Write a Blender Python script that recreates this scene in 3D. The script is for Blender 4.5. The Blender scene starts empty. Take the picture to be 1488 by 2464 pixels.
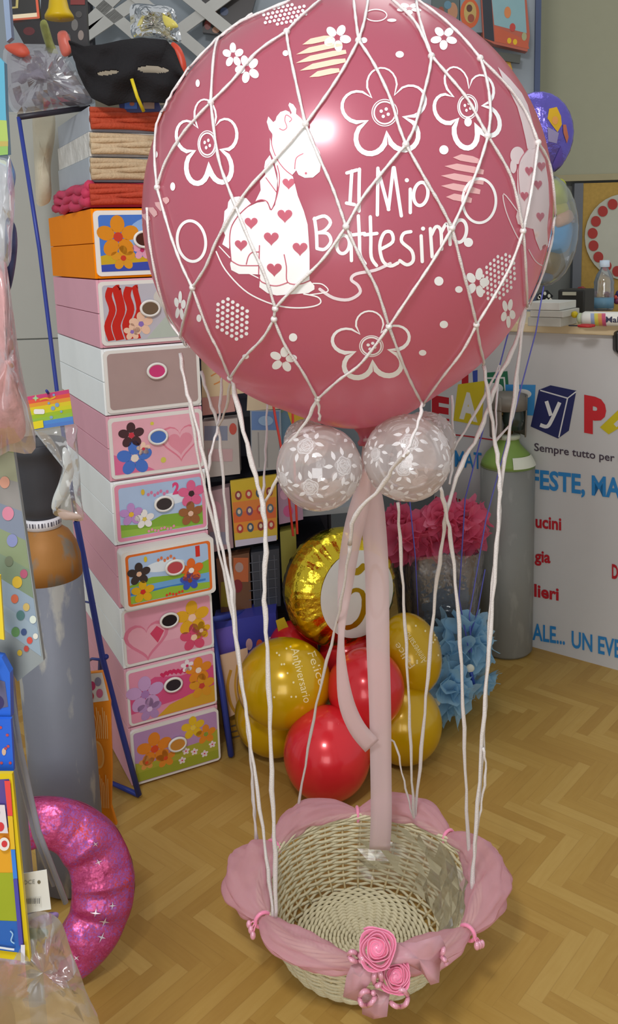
import bpy, bmesh, math, random
from mathutils import Vector, Matrix, noise
from mathutils.geometry import delaunay_2d_cdt
V = Vector; pi = math.pi; cos = math.cos; sin = math.sin
random.seed(7)
S = bpy.context.scene; C = S.collection
# ---------------------------------------------------------------- camera, world, light, exposure
FPX, PX0, PY0, CAMH = 2100.0, 744.0, 967.0, 1.5
PITCH, ROLL = math.radians(10), math.radians(1.75)
_fw = V((0, cos(PITCH), -sin(PITCH))); _up = V((1, 0, 0)).cross(_fw)
RT = V((1, 0, 0))*cos(ROLL) - _up*sin(ROLL); UP = _up*cos(ROLL) + V((1, 0, 0))*sin(ROLL); FW = _fw
EYE = V((0, 0, CAMH))
cd = bpy.data.cameras.new('camera'); cam = bpy.data.objects.new('camera', cd); C.objects.link(cam)
cd.sensor_fit = 'VERTICAL'; cd.sensor_height = 36; cd.lens = FPX/2464*36
cd.shift_y = -(1232-PY0)/2464; cd.clip_start = .05
m = Matrix((RT, UP, -FW)).transposed().to_4x4(); m.translation = EYE; cam.matrix_world = m
S.camera = cam
w = bpy.data.worlds.new('world'); S.world = w; w.use_nodes = True
bg = w.node_tree.nodes['Background']; bg.inputs[0].default_value = (.80, .84, .87, 1); bg.inputs[1].default_value = .58
def area(name, loc, target, size, sizey, power, col=(1, 1, 1)):
    l = bpy.data.lights.new(name, 'AREA'); l.shape = 'RECTANGLE'; l.size = size; l.size_y = sizey; l.energy = power; l.color = col
    o = bpy.data.objects.new(name, l); C.objects.link(o); o.location = loc
    o.rotation_euler = (V(target)-V(loc)).to_track_quat('-Z', 'Y').to_euler(); return o
area('ceiling_lamp', (-.40, -.05, 2.80), (.05, 1.6, .9), .42, .32, 34, (1, .99, 1))
area('ceiling_lamp', (.5, 2.6, 3.1), (.3, 2.6, 0), 1.2, .6, 5, (1, 1, .97))
area('front_fill_light', (-.3, -1.7, 1.15), (.1, 2, .9), 1.5, 1.5, 26, (.97, .99, 1))  # unseen fill added behind the camera, set low to brighten counter and balloon undersides
S.view_settings.view_transform = 'Standard'; S.view_settings.look = 'None'
S.view_settings.gamma = 1; S.view_settings.use_curve_mapping = False; S.view_settings.exposure = 0.1
# ---------------------------------------------------------------- rays
def ray(px, py): return (RT*(px-PX0) - UP*(py-PY0))/FPX + FW
def P(px, py, Y):
    d = ray(px, py); return EYE + d*(Y/d.y)
def F(px, py, z=0.0):
    d = ray(px, py); return EYE + d*((z-CAMH)/d.z)
def onplane(px, py, p0, n):
    d = ray(px, py); return EYE + d*((p0-EYE).dot(n)/d.dot(n))
# ---------------------------------------------------------------- materials
def lin(h):
    return tuple((lambda c: c/12.92 if c <= .04045 else ((c+.055)/1.055)**2.4)(int(h[i:i+2], 16)/255) for i in (0, 2, 4))
_mats = {}
def M(h, rough=.55, metal=0.0, alpha=1.0, coat=0.0, var=.07, vscale=18, bump=0.0, bscale=60, spec=.3, trans=0.0, sheen=0.0, name=None, coatr=.12):
    k = (h, rough, metal, alpha, coat, var, vscale, bump, bscale, spec, trans, sheen)
    if k in _mats: return _mats[k]
    m = bpy.data.materials.new(name or 'mat_'+h); m.use_nodes = True; nt = m.node_tree; b = nt.nodes['Principled BSDF']
    c = lin(h)
    tc = nt.nodes.new('ShaderNodeTexCoord'); nz = nt.nodes.new('ShaderNodeTexNoise'); nz.inputs['Scale'].default_value = vscale; nz.inputs['Detail'].default_value = 3
    nt.links.new(tc.outputs['Object'], nz.inputs['Vector'])
    mx = nt.nodes.new('ShaderNodeMix'); mx.data_type = 'RGBA'
    mx.inputs[6].default_value = tuple(max(0, x*(1-var)) for x in c)+(1,); mx.inputs[7].default_value = tuple(min(1, x*(1+var)) for x in c)+(1,)
    nt.links.new(nz.outputs['Fac'], mx.inputs[0]); nt.links.new(mx.outputs[2], b.inputs['Base Color'])
    b.inputs['Roughness'].default_value = rough; b.inputs['Metallic'].default_value = metal; b.inputs['Alpha'].default_value = alpha
    b.inputs['Coat Weight'].default_value = coat; b.inputs['Coat Roughness'].default_value = coatr
    b.inputs['Specular IOR Level'].default_value = spec; b.inputs['Transmission Weight'].default_value = trans
    b.inputs['Sheen Weight'].default_value = sheen
    if bump:
        n2 = nt.nodes.new('ShaderNodeTexNoise'); n2.inputs['Scale'].default_value = bscale; n2.inputs['Detail'].default_value = 4
        nt.links.new(tc.outputs['Object'], n2.inputs['Vector'])
        bp = nt.nodes.new('ShaderNodeBump'); bp.inputs['Strength'].default_value = bump; bp.inputs['Distance'].default_value = .01
        nt.links.new(n2.outputs['Fac'], bp.inputs['Height']); nt.links.new(bp.outputs['Normal'], b.inputs['Normal'])
    _mats[k] = m; return m
def sheer(h, body=.2, gloss=.35, rough=.08, name='clear_film', bump=0.0, bscale=30, edge=.5):
    """thin clear plastic: mostly see-through, a little body colour, shiny towards grazing angles"""
    k = ('sheer', h, body, gloss, rough, bump, bscale, edge)
    if k in _mats: return _mats[k]
    m = bpy.data.materials.new(name); m.use_nodes = True; nt = m.node_tree; nt.nodes.clear(); L = nt.links.new
    out = nt.nodes.new('ShaderNodeOutputMaterial'); tr = nt.nodes.new('ShaderNodeBsdfTransparent')
    df = nt.nodes.new('ShaderNodeBsdfDiffuse'); tl = nt.nodes.new('ShaderNodeBsdfTranslucent'); gl = nt.nodes.new('ShaderNodeBsdfGlossy')
    df.inputs[0].default_value = lin(h)+(1,); tl.inputs[0].default_value = lin(h)+(1,); gl.inputs[1].default_value = rough
    fr = nt.nodes.new('ShaderNodeLayerWeight'); fr.inputs[0].default_value = .35
    a1 = nt.nodes.new('ShaderNodeMixShader'); a1.inputs[0].default_value = .45; L(df.outputs[0], a1.inputs[1]); L(tl.outputs[0], a1.inputs[2])
    ma = nt.nodes.new('ShaderNodeMath'); ma.operation = 'MULTIPLY_ADD'; ma.use_clamp = True
    L(fr.outputs['Facing'], ma.inputs[0]); ma.inputs[1].default_value = edge; ma.inputs[2].default_value = body
    a2 = nt.nodes.new('ShaderNodeMixShader'); L(ma.outputs[0], a2.inputs[0]); L(tr.outputs[0], a2.inputs[1]); L(a1.outputs[0], a2.inputs[2])
    mg = nt.nodes.new('ShaderNodeMath'); mg.operation = 'MULTIPLY_ADD'; mg.use_clamp = True
    L(fr.outputs['Fresnel'], mg.inputs[0]); mg.inputs[1].default_value = gloss; mg.inputs[2].default_value = gloss*.12
    a3 = nt.nodes.new('ShaderNodeMixShader'); L(mg.outputs[0], a3.inputs[0]); L(a2.outputs[0], a3.inputs[1]); L(gl.outputs[0], a3.inputs[2])
    if bump:
        tc = nt.nodes.new('ShaderNodeTexCoord'); n2 = nt.nodes.new('ShaderNodeTexNoise'); n2.inputs['Scale'].default_value = bscale
        L(tc.outputs['Object'], n2.inputs['Vector']); bp = nt.nodes.new('ShaderNodeBump'); bp.inputs['Strength'].default_value = bump; bp.inputs['Distance'].default_value = .02
        L(n2.outputs['Fac'], bp.inputs['Height']); L(bp.outputs[0], gl.inputs['Normal']); L(bp.outputs[0], df.inputs['Normal'])
    L(a3.outputs[0], out.inputs[0]); _mats[k] = m; return m
def translucent(m, fac, h):
    nt = m.node_tree; out = next(n for n in nt.nodes if n.type == 'OUTPUT_MATERIAL'); src = out.inputs[0].links[0].from_socket
    tl = nt.nodes.new('ShaderNodeBsdfTranslucent'); tl.inputs[0].default_value = lin(h)+(1,); mx = nt.nodes.new('ShaderNodeMixShader'); mx.inputs[0].default_value = fac
    nt.links.new(src, mx.inputs[1]); nt.links.new(tl.outputs[0], mx.inputs[2]); nt.links.new(mx.outputs[0], out.inputs[0]); return m
def floor_mat():
    m = bpy.data.materials.new('herringbone_vinyl'); m.use_nodes = True; nt = m.node_tree; b = nt.nodes['Principled BSDF']; L = nt.links.new
    def mth(op, a, c=None, d=None):
        n = nt.nodes.new('ShaderNodeMath'); n.operation = op
        for i, x in enumerate((a, c, d)):
            if x is None: continue
            if isinstance(x, (int, float)): n.inputs[i].default_value = x
            else: L(x, n.inputs[i])
        return n.outputs[0]
    tc = nt.nodes.new('ShaderNodeTexCoord'); mp = nt.nodes.new('ShaderNodeMapping'); mp.inputs['Rotation'].default_value = (0, 0, math.radians(41))
    wd, n = .036, 6; mp.inputs['Scale'].default_value = (1/wd, 1/wd, 1)
    L(tc.outputs['Object'], mp.inputs[0]); sp = nt.nodes.new('ShaderNodeSeparateXYZ'); L(mp.outputs[0], sp.inputs[0])
    x, y = sp.outputs[0], sp.outputs[1]; i = mth('FLOOR', x); j = mth('FLOOR', y)
    k = mth('FLOORED_MODULO', mth('SUBTRACT', i, j), 2*n); hz = mth('LESS_THAN', k, n-.5); vt = mth('SUBTRACT', 1, hz)
    ida = mth('ADD', mth('MULTIPLY', hz, mth('SUBTRACT', i, k)), mth('MULTIPLY', vt, mth('ADD', i, 77.0)))
    idb = mth('ADD', mth('MULTIPLY', hz, j), mth('MULTIPLY', vt, mth('ADD', j, k)))
    cb = nt.nodes.new('ShaderNodeCombineXYZ'); L(ida, cb.inputs[0]); L(idb, cb.inputs[1])
    wn = nt.nodes.new('ShaderNodeTexWhiteNoise'); wn.noise_dimensions = '2D'; L(cb.outputs[0], wn.inputs['Vector'])
    al = mth('ADD', mth('MULTIPLY', hz, x), mth('MULTIPLY', vt, y)); ac = mth('ADD', mth('MULTIPLY', hz, y), mth('MULTIPLY', vt, x))
    cg = nt.nodes.new('ShaderNodeCombineXYZ'); L(mth('MULTIPLY', al, .5), cg.inputs[0]); L(mth('MULTIPLY', ac, 4), cg.inputs[1]); L(wn.outputs['Value'], cg.inputs[2])
    g = nt.nodes.new('ShaderNodeTexNoise'); g.inputs['Scale'].default_value = 1.0; g.inputs['Detail'].default_value = 4; L(cg.outputs[0], g.inputs['Vector'])
    t = mth('ADD', mth('MULTIPLY', wn.outputs['Value'], .62), mth('MULTIPLY', g.outputs['Fac'], .42))
    fa = mth('FRACT', ac); seam = mth('MINIMUM', fa, mth('SUBTRACT', 1, fa)); sm = mth('LESS_THAN', seam, .03)
    rp = nt.nodes.new('ShaderNodeValToRGB'); e = rp.color_ramp.elements
    e[0].position = .1; e[0].color = lin('A27C3A')+(1,); e[1].position = .95; e[1].color = lin('BC9B56')+(1,)
    mid = e.new(.5); mid.color = lin('AE8A44')+(1,); L(t, rp.inputs[0])
    mx = nt.nodes.new('ShaderNodeMix'); mx.data_type = 'RGBA'; L(mth('MULTIPLY', sm, .2), mx.inputs[0]); L(rp.outputs[0], mx.inputs[6]); mx.inputs[7].default_value = lin('7A5528')+(1,)
    L(mx.outputs[2], b.inputs['Base Color']); b.inputs['Roughness'].default_value = .42; b.inputs['Specular IOR Level'].default_value = .35
    return m
def speckle_mat(name, cols, scale, metal, rough, bump=.3, alpha=1):
    """foil whose hologram print breaks into small coloured flecks"""
    m = bpy.data.materials.new(name); m.use_nodes = True; nt = m.node_tree; b = nt.nodes['Principled BSDF']; L = nt.links.new
    tc = nt.nodes.new('ShaderNodeTexCoord'); vo = nt.nodes.new('ShaderNodeTexVoronoi'); vo.inputs['Scale'].default_value = scale; L(tc.outputs['Object'], vo.inputs['Vector'])
    nz = nt.nodes.new('ShaderNodeTexNoise'); nz.inputs['Scale'].default_value = scale*.05; L(tc.outputs['Object'], nz.inputs['Vector'])
    sp = nt.nodes.new('ShaderNodeSeparateColor'); L(vo.outputs['Color'], sp.inputs[0])
    ad = nt.nodes.new('ShaderNodeMath'); ad.operation = 'MULTIPLY_ADD'; L(sp.outputs[0], ad.inputs[0]); ad.inputs[1].default_value = .38
    L(nz.outputs['Fac'], ad.inputs[2])
    rp = nt.nodes.new('ShaderNodeValToRGB'); e = rp.color_ramp.elements
    n = len(cols); e[0].position = .3; e[0].color = lin(cols[0])+(1,); e[1].position = 1; e[1].color = lin(cols[-1])+(1,)
    for q in range(1, n-1): e.new(.3+.7*q/(n-1)).color = lin(cols[q])+(1,)
    L(ad.outputs[0], rp.inputs[0]); L(rp.outputs[0], b.inputs['Base Color'])
    b.inputs['Metallic'].default_value = metal; b.inputs['Roughness'].default_value = rough
    bp = nt.nodes.new('ShaderNodeBump'); bp.inputs['Strength'].default_value = bump; bp.inputs['Distance'].default_value = .01
    n2 = nt.nodes.new('ShaderNodeTexNoise'); n2.inputs['Scale'].default_value = scale*.12; L(tc.outputs['Object'], n2.inputs['Vector'])
    L(n2.outputs['Fac'], bp.inputs['Height']); L(bp.outputs[0], b.inputs['Normal']); return m
# ---------------------------------------------------------------- mesh builder
class MB:
    def __init__(s): s.v = []; s.f = []; s.mi = []; s.sm = []; s.mats = []
    def mid(s, m):
        if m not in s.mats: s.mats.append(m)
        return s.mats.index(m)
    def add(s, vs, fs, m, smooth=False):
        o = len(s.v); s.v += [V(p) for p in vs]; i = s.mid(m)
        for f in fs: s.f.append([o+k for k in f]); s.mi.append(i); s.sm.append(smooth)
        return s
    def obox(s, o, u, v, w, m):
        o, u, v, w = V(o), V(u), V(v), V(w)
        vs = [o, o+u, o+u+v, o+v, o+w, o+u+w, o+u+v+w, o+v+w]
        return s.add(vs, [(0, 3, 2, 1), (4, 5, 6, 7), (0, 1, 5, 4), (1, 2, 6, 5), (2, 3, 7, 6), (3, 0, 4, 7)], m)
    def box(s, c, sz, m): return s.obox(V(c)-V(sz)/2, (sz[0], 0, 0), (0, sz[1], 0), (0, 0, sz[2]), m)
    def prism(s, pts, d, m, smooth=False):
        """closed polygon pts extruded by vector d"""
        n = len(pts); d = V(d); vs = [V(p) for p in pts]+[V(p)+d for p in pts]
        return s.add(vs, [tuple(range(n))[::-1], tuple(range(n, 2*n))]+[(i, (i+1) % n, n+(i+1) % n, n+i) for i in range(n)], m, smooth)
    def tube(s, pts, r, m, n=8, closed=False, flat=1.0, smooth=True, caps=True):
        pts = [V(p) for p in pts]; N = len(pts); rr = r if isinstance(r, (list, tuple)) else [r]*N
        up = None; vs = []
        for i, p in enumerate(pts):
            a = pts[(i-1) % N] if (closed or i > 0) else p; b = pts[(i+1) % N] if (closed or i < N-1) else p
            t = (b-a); t = t.normalized() if t.length > 1e-9 else V((0, 0, 1))
            if up is None:
                up = t.cross(V((0, 1, 0)))
                if up.length < .1: up = t.cross(V((1, 0, 0)))
            up = (up - t*up.dot(t)); up = up.normalized() if up.length > 1e-9 else t.orthogonal().normalized()
            sd = t.cross(up)
            for k in range(n):
                q = 2*pi*k/n; vs.append(p + up*cos(q)*rr[i] + sd*sin(q)*rr[i]*flat)
        fs = []
        for i in range(N if closed else N-1):
            j = (i+1) % N
            for k in range(n): fs.append((i*n+k, i*n+(k+1) % n, j*n+(k+1) % n, j*n+k))
        if not closed and caps: fs += [tuple(range(n))[::-1], tuple(range((N-1)*n, N*n))]
        return s.add(vs, fs, m, smooth)
    def lathe(s, prof, c, m, n=40, X=V((1, 0, 0)), Y=V((0, 1, 0)), Z=V((0, 0, 1)), smooth=True):
        c = V(c); vs = []; N = len(prof)
        for r, z in prof:
            for k in range(n): q = 2*pi*k/n; vs.append(c + X*(r*cos(q)) + Y*(r*sin(q)) + Z*z)
        fs = [(i*n+k, i*n+(k+1) % n, (i+1)*n+(k+1) % n, (i+1)*n+k) for i in range(N-1) for k in range(n)]
        if prof[0][0] > 1e-6: fs.append(tuple(range(n))[::-1])
        if prof[-1][0] > 1e-6: fs.append(tuple(range((N-1)*n, N*n)))
        return s.add(vs, fs, m, smooth)
    def ball(s, c, A, m, n=32, k=20, fn=None):
        """ellipsoid; A = three axis vectors (or a radius); fn(direction)->scale"""
        if isinstance(A, (int, float)): A = (V((A, 0, 0)), V((0, A, 0)), V((0, 0, A)))
        c = V(c); vs = []; fs = []
        for i in range(k+1):
            th = pi*i/k
            for j in range(n):
                q = 2*pi*j/n; d = V((sin(th)*cos(q), sin(th)*sin(q), cos(th))); g = fn(d) if fn else 1
                vs.append(c + (A[0]*d.x + A[1]*d.y + A[2]*d.z)*g)
        for i in range(k):
            for j in range(n): fs.append((i*n+j, (i+1)*n+j, (i+1)*n+(j+1) % n, i*n+(j+1) % n))
        return s.add(vs, fs, m, True)
    def sheet(s, fn, nu, nv, m, smooth=True, hole=None, cu=False):
        vs = []; fs = []
        for i in range(nu+(0 if cu else 1)):
            for j in range(nv+1): vs.append(fn(i/nu, j/nv))
        for i in range(nu):
            i2 = (i+1) % nu if cu else i+1
            for j in range(nv):
                if hole and hole((i+.5)/nu, (j+.5)/nv): continue
                fs.append((i*(nv+1)+j, i2*(nv+1)+j, i2*(nv+1)+j+1, i*(nv+1)+j+1))
        return s.add(vs, fs, m, smooth)
    def build(s, name, parent=None, solid=0, bevel=0, sub=0, base=None):
        me = bpy.data.meshes.new(name)
        if parent is not None: org = V(parent['_o']) if '_o' in parent else V((0, 0, 0))
        elif base is not None: org = V(base)
        else:
            xs, ys, zs = zip(*s.v); org = V(((min(xs)+max(xs))/2, (min(ys)+max(ys))/2, min(zs)))
        me.from_pydata([p-org for p in s.v], [], s.f); me.update()
        for m_ in s.mats: me.materials.append(m_)
        me.polygons.foreach_set('material_index', s.mi); me.polygons.foreach_set('use_smooth', s.sm)
        o = bpy.data.objects.new(name, me); C.objects.link(o)
        if parent is not None: o.parent = parent; o['_o'] = list(org)
        else: o.location = org; o['_o'] = list(org)
        if bevel:
            b = o.modifiers.new('b', 'BEVEL'); b.width = bevel; b.segments = 2; b.limit_method = 'ANGLE'; b.angle_limit = .7
        if solid:
            b = o.modifiers.new('s', 'SOLIDIFY'); b.thickness = solid; b.offset = 0
        if sub:
            b = o.modifiers.new('u', 'SUBSURF'); b.levels = sub; b.render_levels = sub
        return o
def tag(o, label, cat, group=None, kind=None):
    o['label'] = label; o['category'] = cat
    if group: o['group'] = group
    if kind: o['kind'] = kind
    return o
def thing(name, label, cat, loc, group=None):
    o = bpy.data.objects.new(name, None); C.objects.link(o); o.location = V(loc); o.empty_display_size = .05; o['_o'] = list(V(loc))
    return tag(o, label, cat, group)
def struct(o): o['kind'] = 'structure'; return o
def smoothline(pts, k=4, closed=False):
    """Catmull-Rom through the points"""
    pts = [V(p) for p in pts]; n = len(pts); out = []
    if n < 3: return pts
    for i in range(n if closed else n-1):
        p0 = pts[(i-1) % n] if closed or i > 0 else pts[i]; p1 = pts[i]; p2 = pts[(i+1) % n]; p3 = pts[(i+2) % n] if closed or i+2 < n else p2
        for j in range(k):
            t = j/k; out.append(.5*((2*p1)+(p2-p0)*t+(2*p0-5*p1+4*p2-p3)*t*t+(3*p1-p0-3*p2+p3)*t*t*t))
    if not closed: out.append(pts[-1])
    return out
def text_mesh(txt, bold=0.0):
    cu = bpy.data.curves.new('t', 'FONT'); cu.body = txt; cu.size = 1; cu.offset = bold; cu.resolution_u = 3
    o = bpy.data.objects.new('t', cu); C.objects.link(o); bpy.context.view_layer.update()
    me = o.evaluated_get(bpy.context.evaluated_depsgraph_get()).to_mesh()
    vs = [(p.co.x, p.co.y) for p in me.vertices]; fs = [tuple(p.vertices) for p in me.polygons]
    o.evaluated_get(bpy.context.evaluated_depsgraph_get()).to_mesh_clear()
    bpy.data.objects.remove(o); bpy.data.curves.remove(cu); return vs, fs
class Art:
    """flat print laid on a surface: T(x, y, layer) gives the point in the place"""
    def __init__(s, mb, T, dense=0, rough=.5, inc=1): s.mb = mb; s.T = T; s.k = 1; s.d = dense; s.rough = rough; s.inc = inc
    def mat(s, c): return c if not isinstance(c, str) else M(c, s.rough)
    def poly(s, pts, c, lay=None):
        k = s.k if lay is None else lay
        if lay is None: s.k += s.inc
        m = s.mat(c)
        if not s.d:
            s.mb.add([s.T(x, y, k) for x, y in pts], [tuple(range(len(pts)))], m); return
        q = []
        n = len(pts)
        for i in range(n):
            a, b = pts[i], pts[(i+1) % n]; L = math.hypot(b[0]-a[0], b[1]-a[1]); t = max(1, int(L/s.d))
            for j in range(t): q.append(V((a[0]+(b[0]-a[0])*j/t, a[1]+(b[1]-a[1])*j/t)))
        x0, x1 = min(p.x for p in q), max(p.x for p in q); y0, y1 = min(p.y for p in q), max(p.y for p in q); nb = len(q)
        x = x0+s.d/2
        while x < x1:
            y = y0+s.d/2
            while y < y1: q.append(V((x, y))); y += s.d
            x += s.d
        r = delaunay_2d_cdt(q, [], [list(range(nb))], 1, 1e-4)
        used = sorted({i for f in r[2] for i in f}); ix = {u: i for i, u in enumerate(used)}
        s.mb.add([s.T(r[0][u].x, r[0][u].y, k) for u in used], [tuple(ix[i] for i in f) for f in r[2]], m, True)
    def ell(s, x, y, rx, ry, c, rot=0, n=28, lay=None):
        a = math.radians(rot); s.poly([(x+rx*cos(t)*cos(a)-ry*sin(t)*sin(a), y+rx*cos(t)*sin(a)+ry*sin(t)*cos(a)) for t in (2*pi*i/n for i in range(n))], c, lay)
    def rect(s, x0, y0, x1, y1, c): s.poly([(x0, y0), (x1, y0), (x1, y1), (x0, y1)], c)
    def rrect(s, x0, y0, x1, y1, r, c, ry=None):
        ry = ry or r; p = []
        for cx, cy, a in ((x1-r, y1-ry, 0), (x0+r, y1-ry, 90), (x0+r, y0+ry, 180), (x1-r, y0+ry, 270)):
            for k in range(6): t = math.radians(a+18*k); p.append((cx+r*cos(t), cy+ry*sin(t)))
        s.poly(p, c)
    def stroke(s, pts, w, c, closed=False, smooth=True, step=4, keep=False):
        p = smoothline([V((x, y, 0)) for x, y in pts], step, closed) if smooth and len(pts) > 2 else [V((x, y, 0)) for x, y in pts]
        if len(p) == 2:
            t = max(1, int((p[1]-p[0]).length/(s.d or 1e9))); p = [p[0].lerp(p[1], i/t) for i in range(t+1)]
        n = len(p); ww = w if isinstance(w, (list, tuple)) else [w]*n
        if len(ww) != n: ww = [ww[min(len(ww)-1, int(i/n*len(ww)))] for i in range(n)]
        vs = []; m = s.mat(c)
        for i in range(n):
            a = p[(i-1) % n] if closed or i else p[0]; b = p[(i+1) % n] if closed or i < n-1 else p[-1]
            t = (b-a); t = t.normalized() if t.length > 1e-9 else V((1, 0, 0)); o = V((-t.y, t.x, 0))*ww[i]/2
            for q in (p[i]+o, p[i]-o): vs.append(s.T(q.x, q.y, s.k))
        fs = [(2*i, 2*i+1, (2*i+3) % (2*n), (2*i+2) % (2*n)) for i in range(n if closed else n-1)]
        s.mb.add(vs, fs, m, True)
        if not closed and s.d:
            for e in (p[0], p[-1]): s.ell(e.x, e.y, ww[0]/2, ww[0]/2, m, n=10, lay=s.k)
        if not keep: s.k += s.inc
    def text(s, t, x0, y0, x1, y1, h, c, bold=.02, h1=None, slant=0.0):
        vs, fs = text_mesh(t, bold); W0 = min(p[0] for p in vs); W1 = max(p[0] for p in vs); cap = .72; m = s.mat(c); out = []
        L = math.hypot(x1-x0, y1-y0); nx, ny = (y1-y0)/L, -(x1-x0)/L
        for x, y in vs:
            a = (x-W0)/(W1-W0); hh = h+((h1 or h)-h)*a; y_ = y/cap*hh; a2 = a+slant*y_/L
            out.append(s.T(x0+(x1-x0)*a2+nx*y_*(1 if abs(nx) > .3 else 0), y0+(y1-y0)*a2+(ny*y_ if abs(nx) > .3 else -y_), s.k))
        s.mb.add(out, fs, m); s.k += s.inc
    def heart(s, x, y, r, c, sx=1.0):
        s.poly([(x+sx*r*.062*16*sin(t)**3, y-r*.062*(13*cos(t)-5*cos(2*t)-2*cos(3*t)-cos(4*t))) for t in (2*pi*i/28 for i in range(28))], c)
    def star(s, x, y, r, c, n=5, inner=.45, rot=-90):
        s.poly([(x+(r if i % 2 == 0 else r*inner)*cos(math.radians(rot)+pi*i/n), y+(r if i % 2 == 0 else r*inner)*sin(math.radians(rot)+pi*i/n)) for i in range(2*n)], c)
    def daisy(s, x, y, r, c, c2, n=5, rot=0.0, sx=1.0, sy=1.0, petal=.3):
        k = s.k
        for i in range(n):
            t = math.radians(rot)+2*pi*i/n; cx, cy = r*.6*cos(t), r*.6*sin(t); q = []
            for j in range(16):
                u = 2*pi*j/16; lx, ly = r*.42*cos(u), r*petal*sin(u); q.append((x+sx*(cx+lx*cos(t)-ly*sin(t)), y+sy*(cy+lx*sin(t)+ly*cos(t))))
            s.poly(q, c, k)
        s.ell(x, y, r*.22*sx, r*.22*sy, c2, lay=k+1)
class Ell:
    """ellipsoid; hit() = where the line of sight through a pixel meets it"""
    def __init__(s, c, A): s.c = V(c); s.A = A; s.I = Matrix((A[0], A[1], A[2])).transposed().inverted()
    def hit(s, px, py, off=0.0):
        for sh in range(60):
            d = ray(px, py); o = s.I@(EYE-s.c); e = s.I@d; a = e.dot(e); b = o.dot(e); cc = o.dot(o)-1; D = b*b-a*cc
            if D >= 0: break
            cx, cy = proj(s.c); px += (cx-px)*.006; py += (cy-py)*.006
        t = (-b-math.sqrt(max(D, 0)))/a; p = EYE+d*t; n = (s.I.transposed()@(s.I@(p-s.c))).normalized(); return p+n*off
def proj(p):
    q = V(p)-EYE; z = q.dot(FW); return PX0+FPX*q.dot(RT)/z, PY0-FPX*q.dot(UP)/z
def ell_at(px, py, rx, ry, Y, rot=0.0, depth=None):
    """balloon body centred on the sight line, radii given in pixels at that distance, rot = tilt in the upright plane"""
    c = P(px, py, Y); k = (c-EYE).dot(FW)/FPX; d = (c-EYE).normalized(); r = V((1, 0, 0)); r = (r-d*r.dot(d)).normalized(); u = r.cross(d)
    a = math.radians(rot); return Ell(c, ((r*cos(a)+u*sin(a))*rx*k, d*(depth or (rx+ry)/2)*k, (u*cos(a)-r*sin(a))*ry*k))
#=PART2=
# ---------------------------------------------------------------- the room
b = MB(); b.box((.4, 1.2, -.03), (5.2, 7.2, .06), floor_mat()); struct(b.build('floor'))
WBX = P(1298, 100, 3.75).x
b = MB(); b.box(((WBX-2.2)/2, 3.80, 1.55), (WBX+2.2, .10, 3.1), M('929AA0', .8, var=.03)); struct(b.build('wall_back'))
b = MB(); b.box((WBX-.05, 4.125, 1.55), (.10, .55, 3.1), M('8A9298', .8, var=.03)); struct(b.build('wall_return'))
b = MB(); b.box((1.9, 4.45, 1.55), (2.3, .10, 3.1), M('8E8F88', .8, var=.03)); struct(b.build('wall_right'))
b = MB(); b.box((WBX-.008, 3.745, 1.55), (.022, .02, 3.1), M('4A5570', .5)); struct(b.build('trim_1'))
# cream panel hung over the recess, cork board under it
z0 = P(1430, 434, 4.36).z
b = MB(); b.box((1.9, 4.36, (z0+3.1)/2), (2.1, .06, 3.1-z0), M('A3A188', .75, var=.03))
b.box((1.9, 4.335, z0+.012), (2.1, .03, .03), M('A69B78', .6)); struct(b.build('wall_panel'))
# ---------------------------------------------------------------- counter with the printed front
CA, CB = F(1288, 1558), F(1488, 1613); CU = (CB-CA).normalized(); CN = V((CU.y, -CU.x, 0)); CN = CN if CN.dot(EYE-CA) > 0 else -CN
CA = CA.copy(); CA.z = 0
def cpt(px, py, k=0): return onplane(px, py, CA, CN) + CN*(.0004+.0003*k)
cL = cpt(1046, 1300); cL.z = 0; tL = (cL-CA).dot(CU); CLEN = .95-tL; CH = 1.185
t = thing('shop_counter', 'white printed shop counter with beige top behind the grey cylinder', 'counter', CA+CU*(tL+CLEN/2))
b = MB(); b.obox(CA+CU*tL, CU*CLEN, -CN*.42, V((0, 0, CH)), M('C3C2C0', .5, var=.02))
a = Art(b, cpt, inc=.25); RED, BLU, NAVY, YEL = 'B3222C', '2E7FBC', '262B5C', 'C4B41E'
# toy-block logo: letters on coloured blocks
a.rect(1038, 960, 1086, 1018, 'C3C2C0'); a.text('E', 1040, 1013, 1082, 1020, 62, RED, .05)
a.poly([(1112, 900), (1128, 893), (1128, 930), (1112, 935)], RED)
a.poly([(1138, 893), (1150, 890), (1150, 936), (1140, 940)], '3C4FA0')
a.poly([(1103, 925), (1168, 916), (1160, 1025), (1092, 1012)], 'CDB92A'); a.text('A', 1106, 1003, 1150, 1012, 62, 'D9D8D2', .05)
a.poly([(1165, 897), (1222, 893), (1226, 940), (1170, 944)], '2F6E4E'); a.poly([(1165, 908), (1214, 907), (1214, 911), (1165, 912)], 'D9D8D2'); a.poly([(1212, 907), (1216, 907), (1219, 940), (1215, 940)], 'D9D8D2')
a.ell(1190, 935, 22, 14, 'D9D8D2'); a.poly([(1217, 925), (1290, 926), (1286, 1000), (1220, 996)], '3E8CC6'); a.ell(1256, 948, 24, 12, 'D9D8D2')
a.poly([(1298, 938), (1326, 927), (1388, 940), (1370, 1036), (1344, 1055), (1278, 1026)], NAVY)
a.stroke([(1301, 939), (1367, 958), (1388, 942)], 3.2, 'D6D6D6', smooth=False); a.stroke([(1367, 958), (1346, 1052)], 3.2, 'D6D6D6')
a.stroke([(1316, 965), (1327, 1000)], 9, 'E0E0E0'); a.stroke([(1348, 968), (1330, 1008), (1318, 1026), (1301, 1022)], 9, 'E0E0E0')
a.text('P', 1407, 1034, 1460, 1044, 82, 'C42A30', .06)
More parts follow.
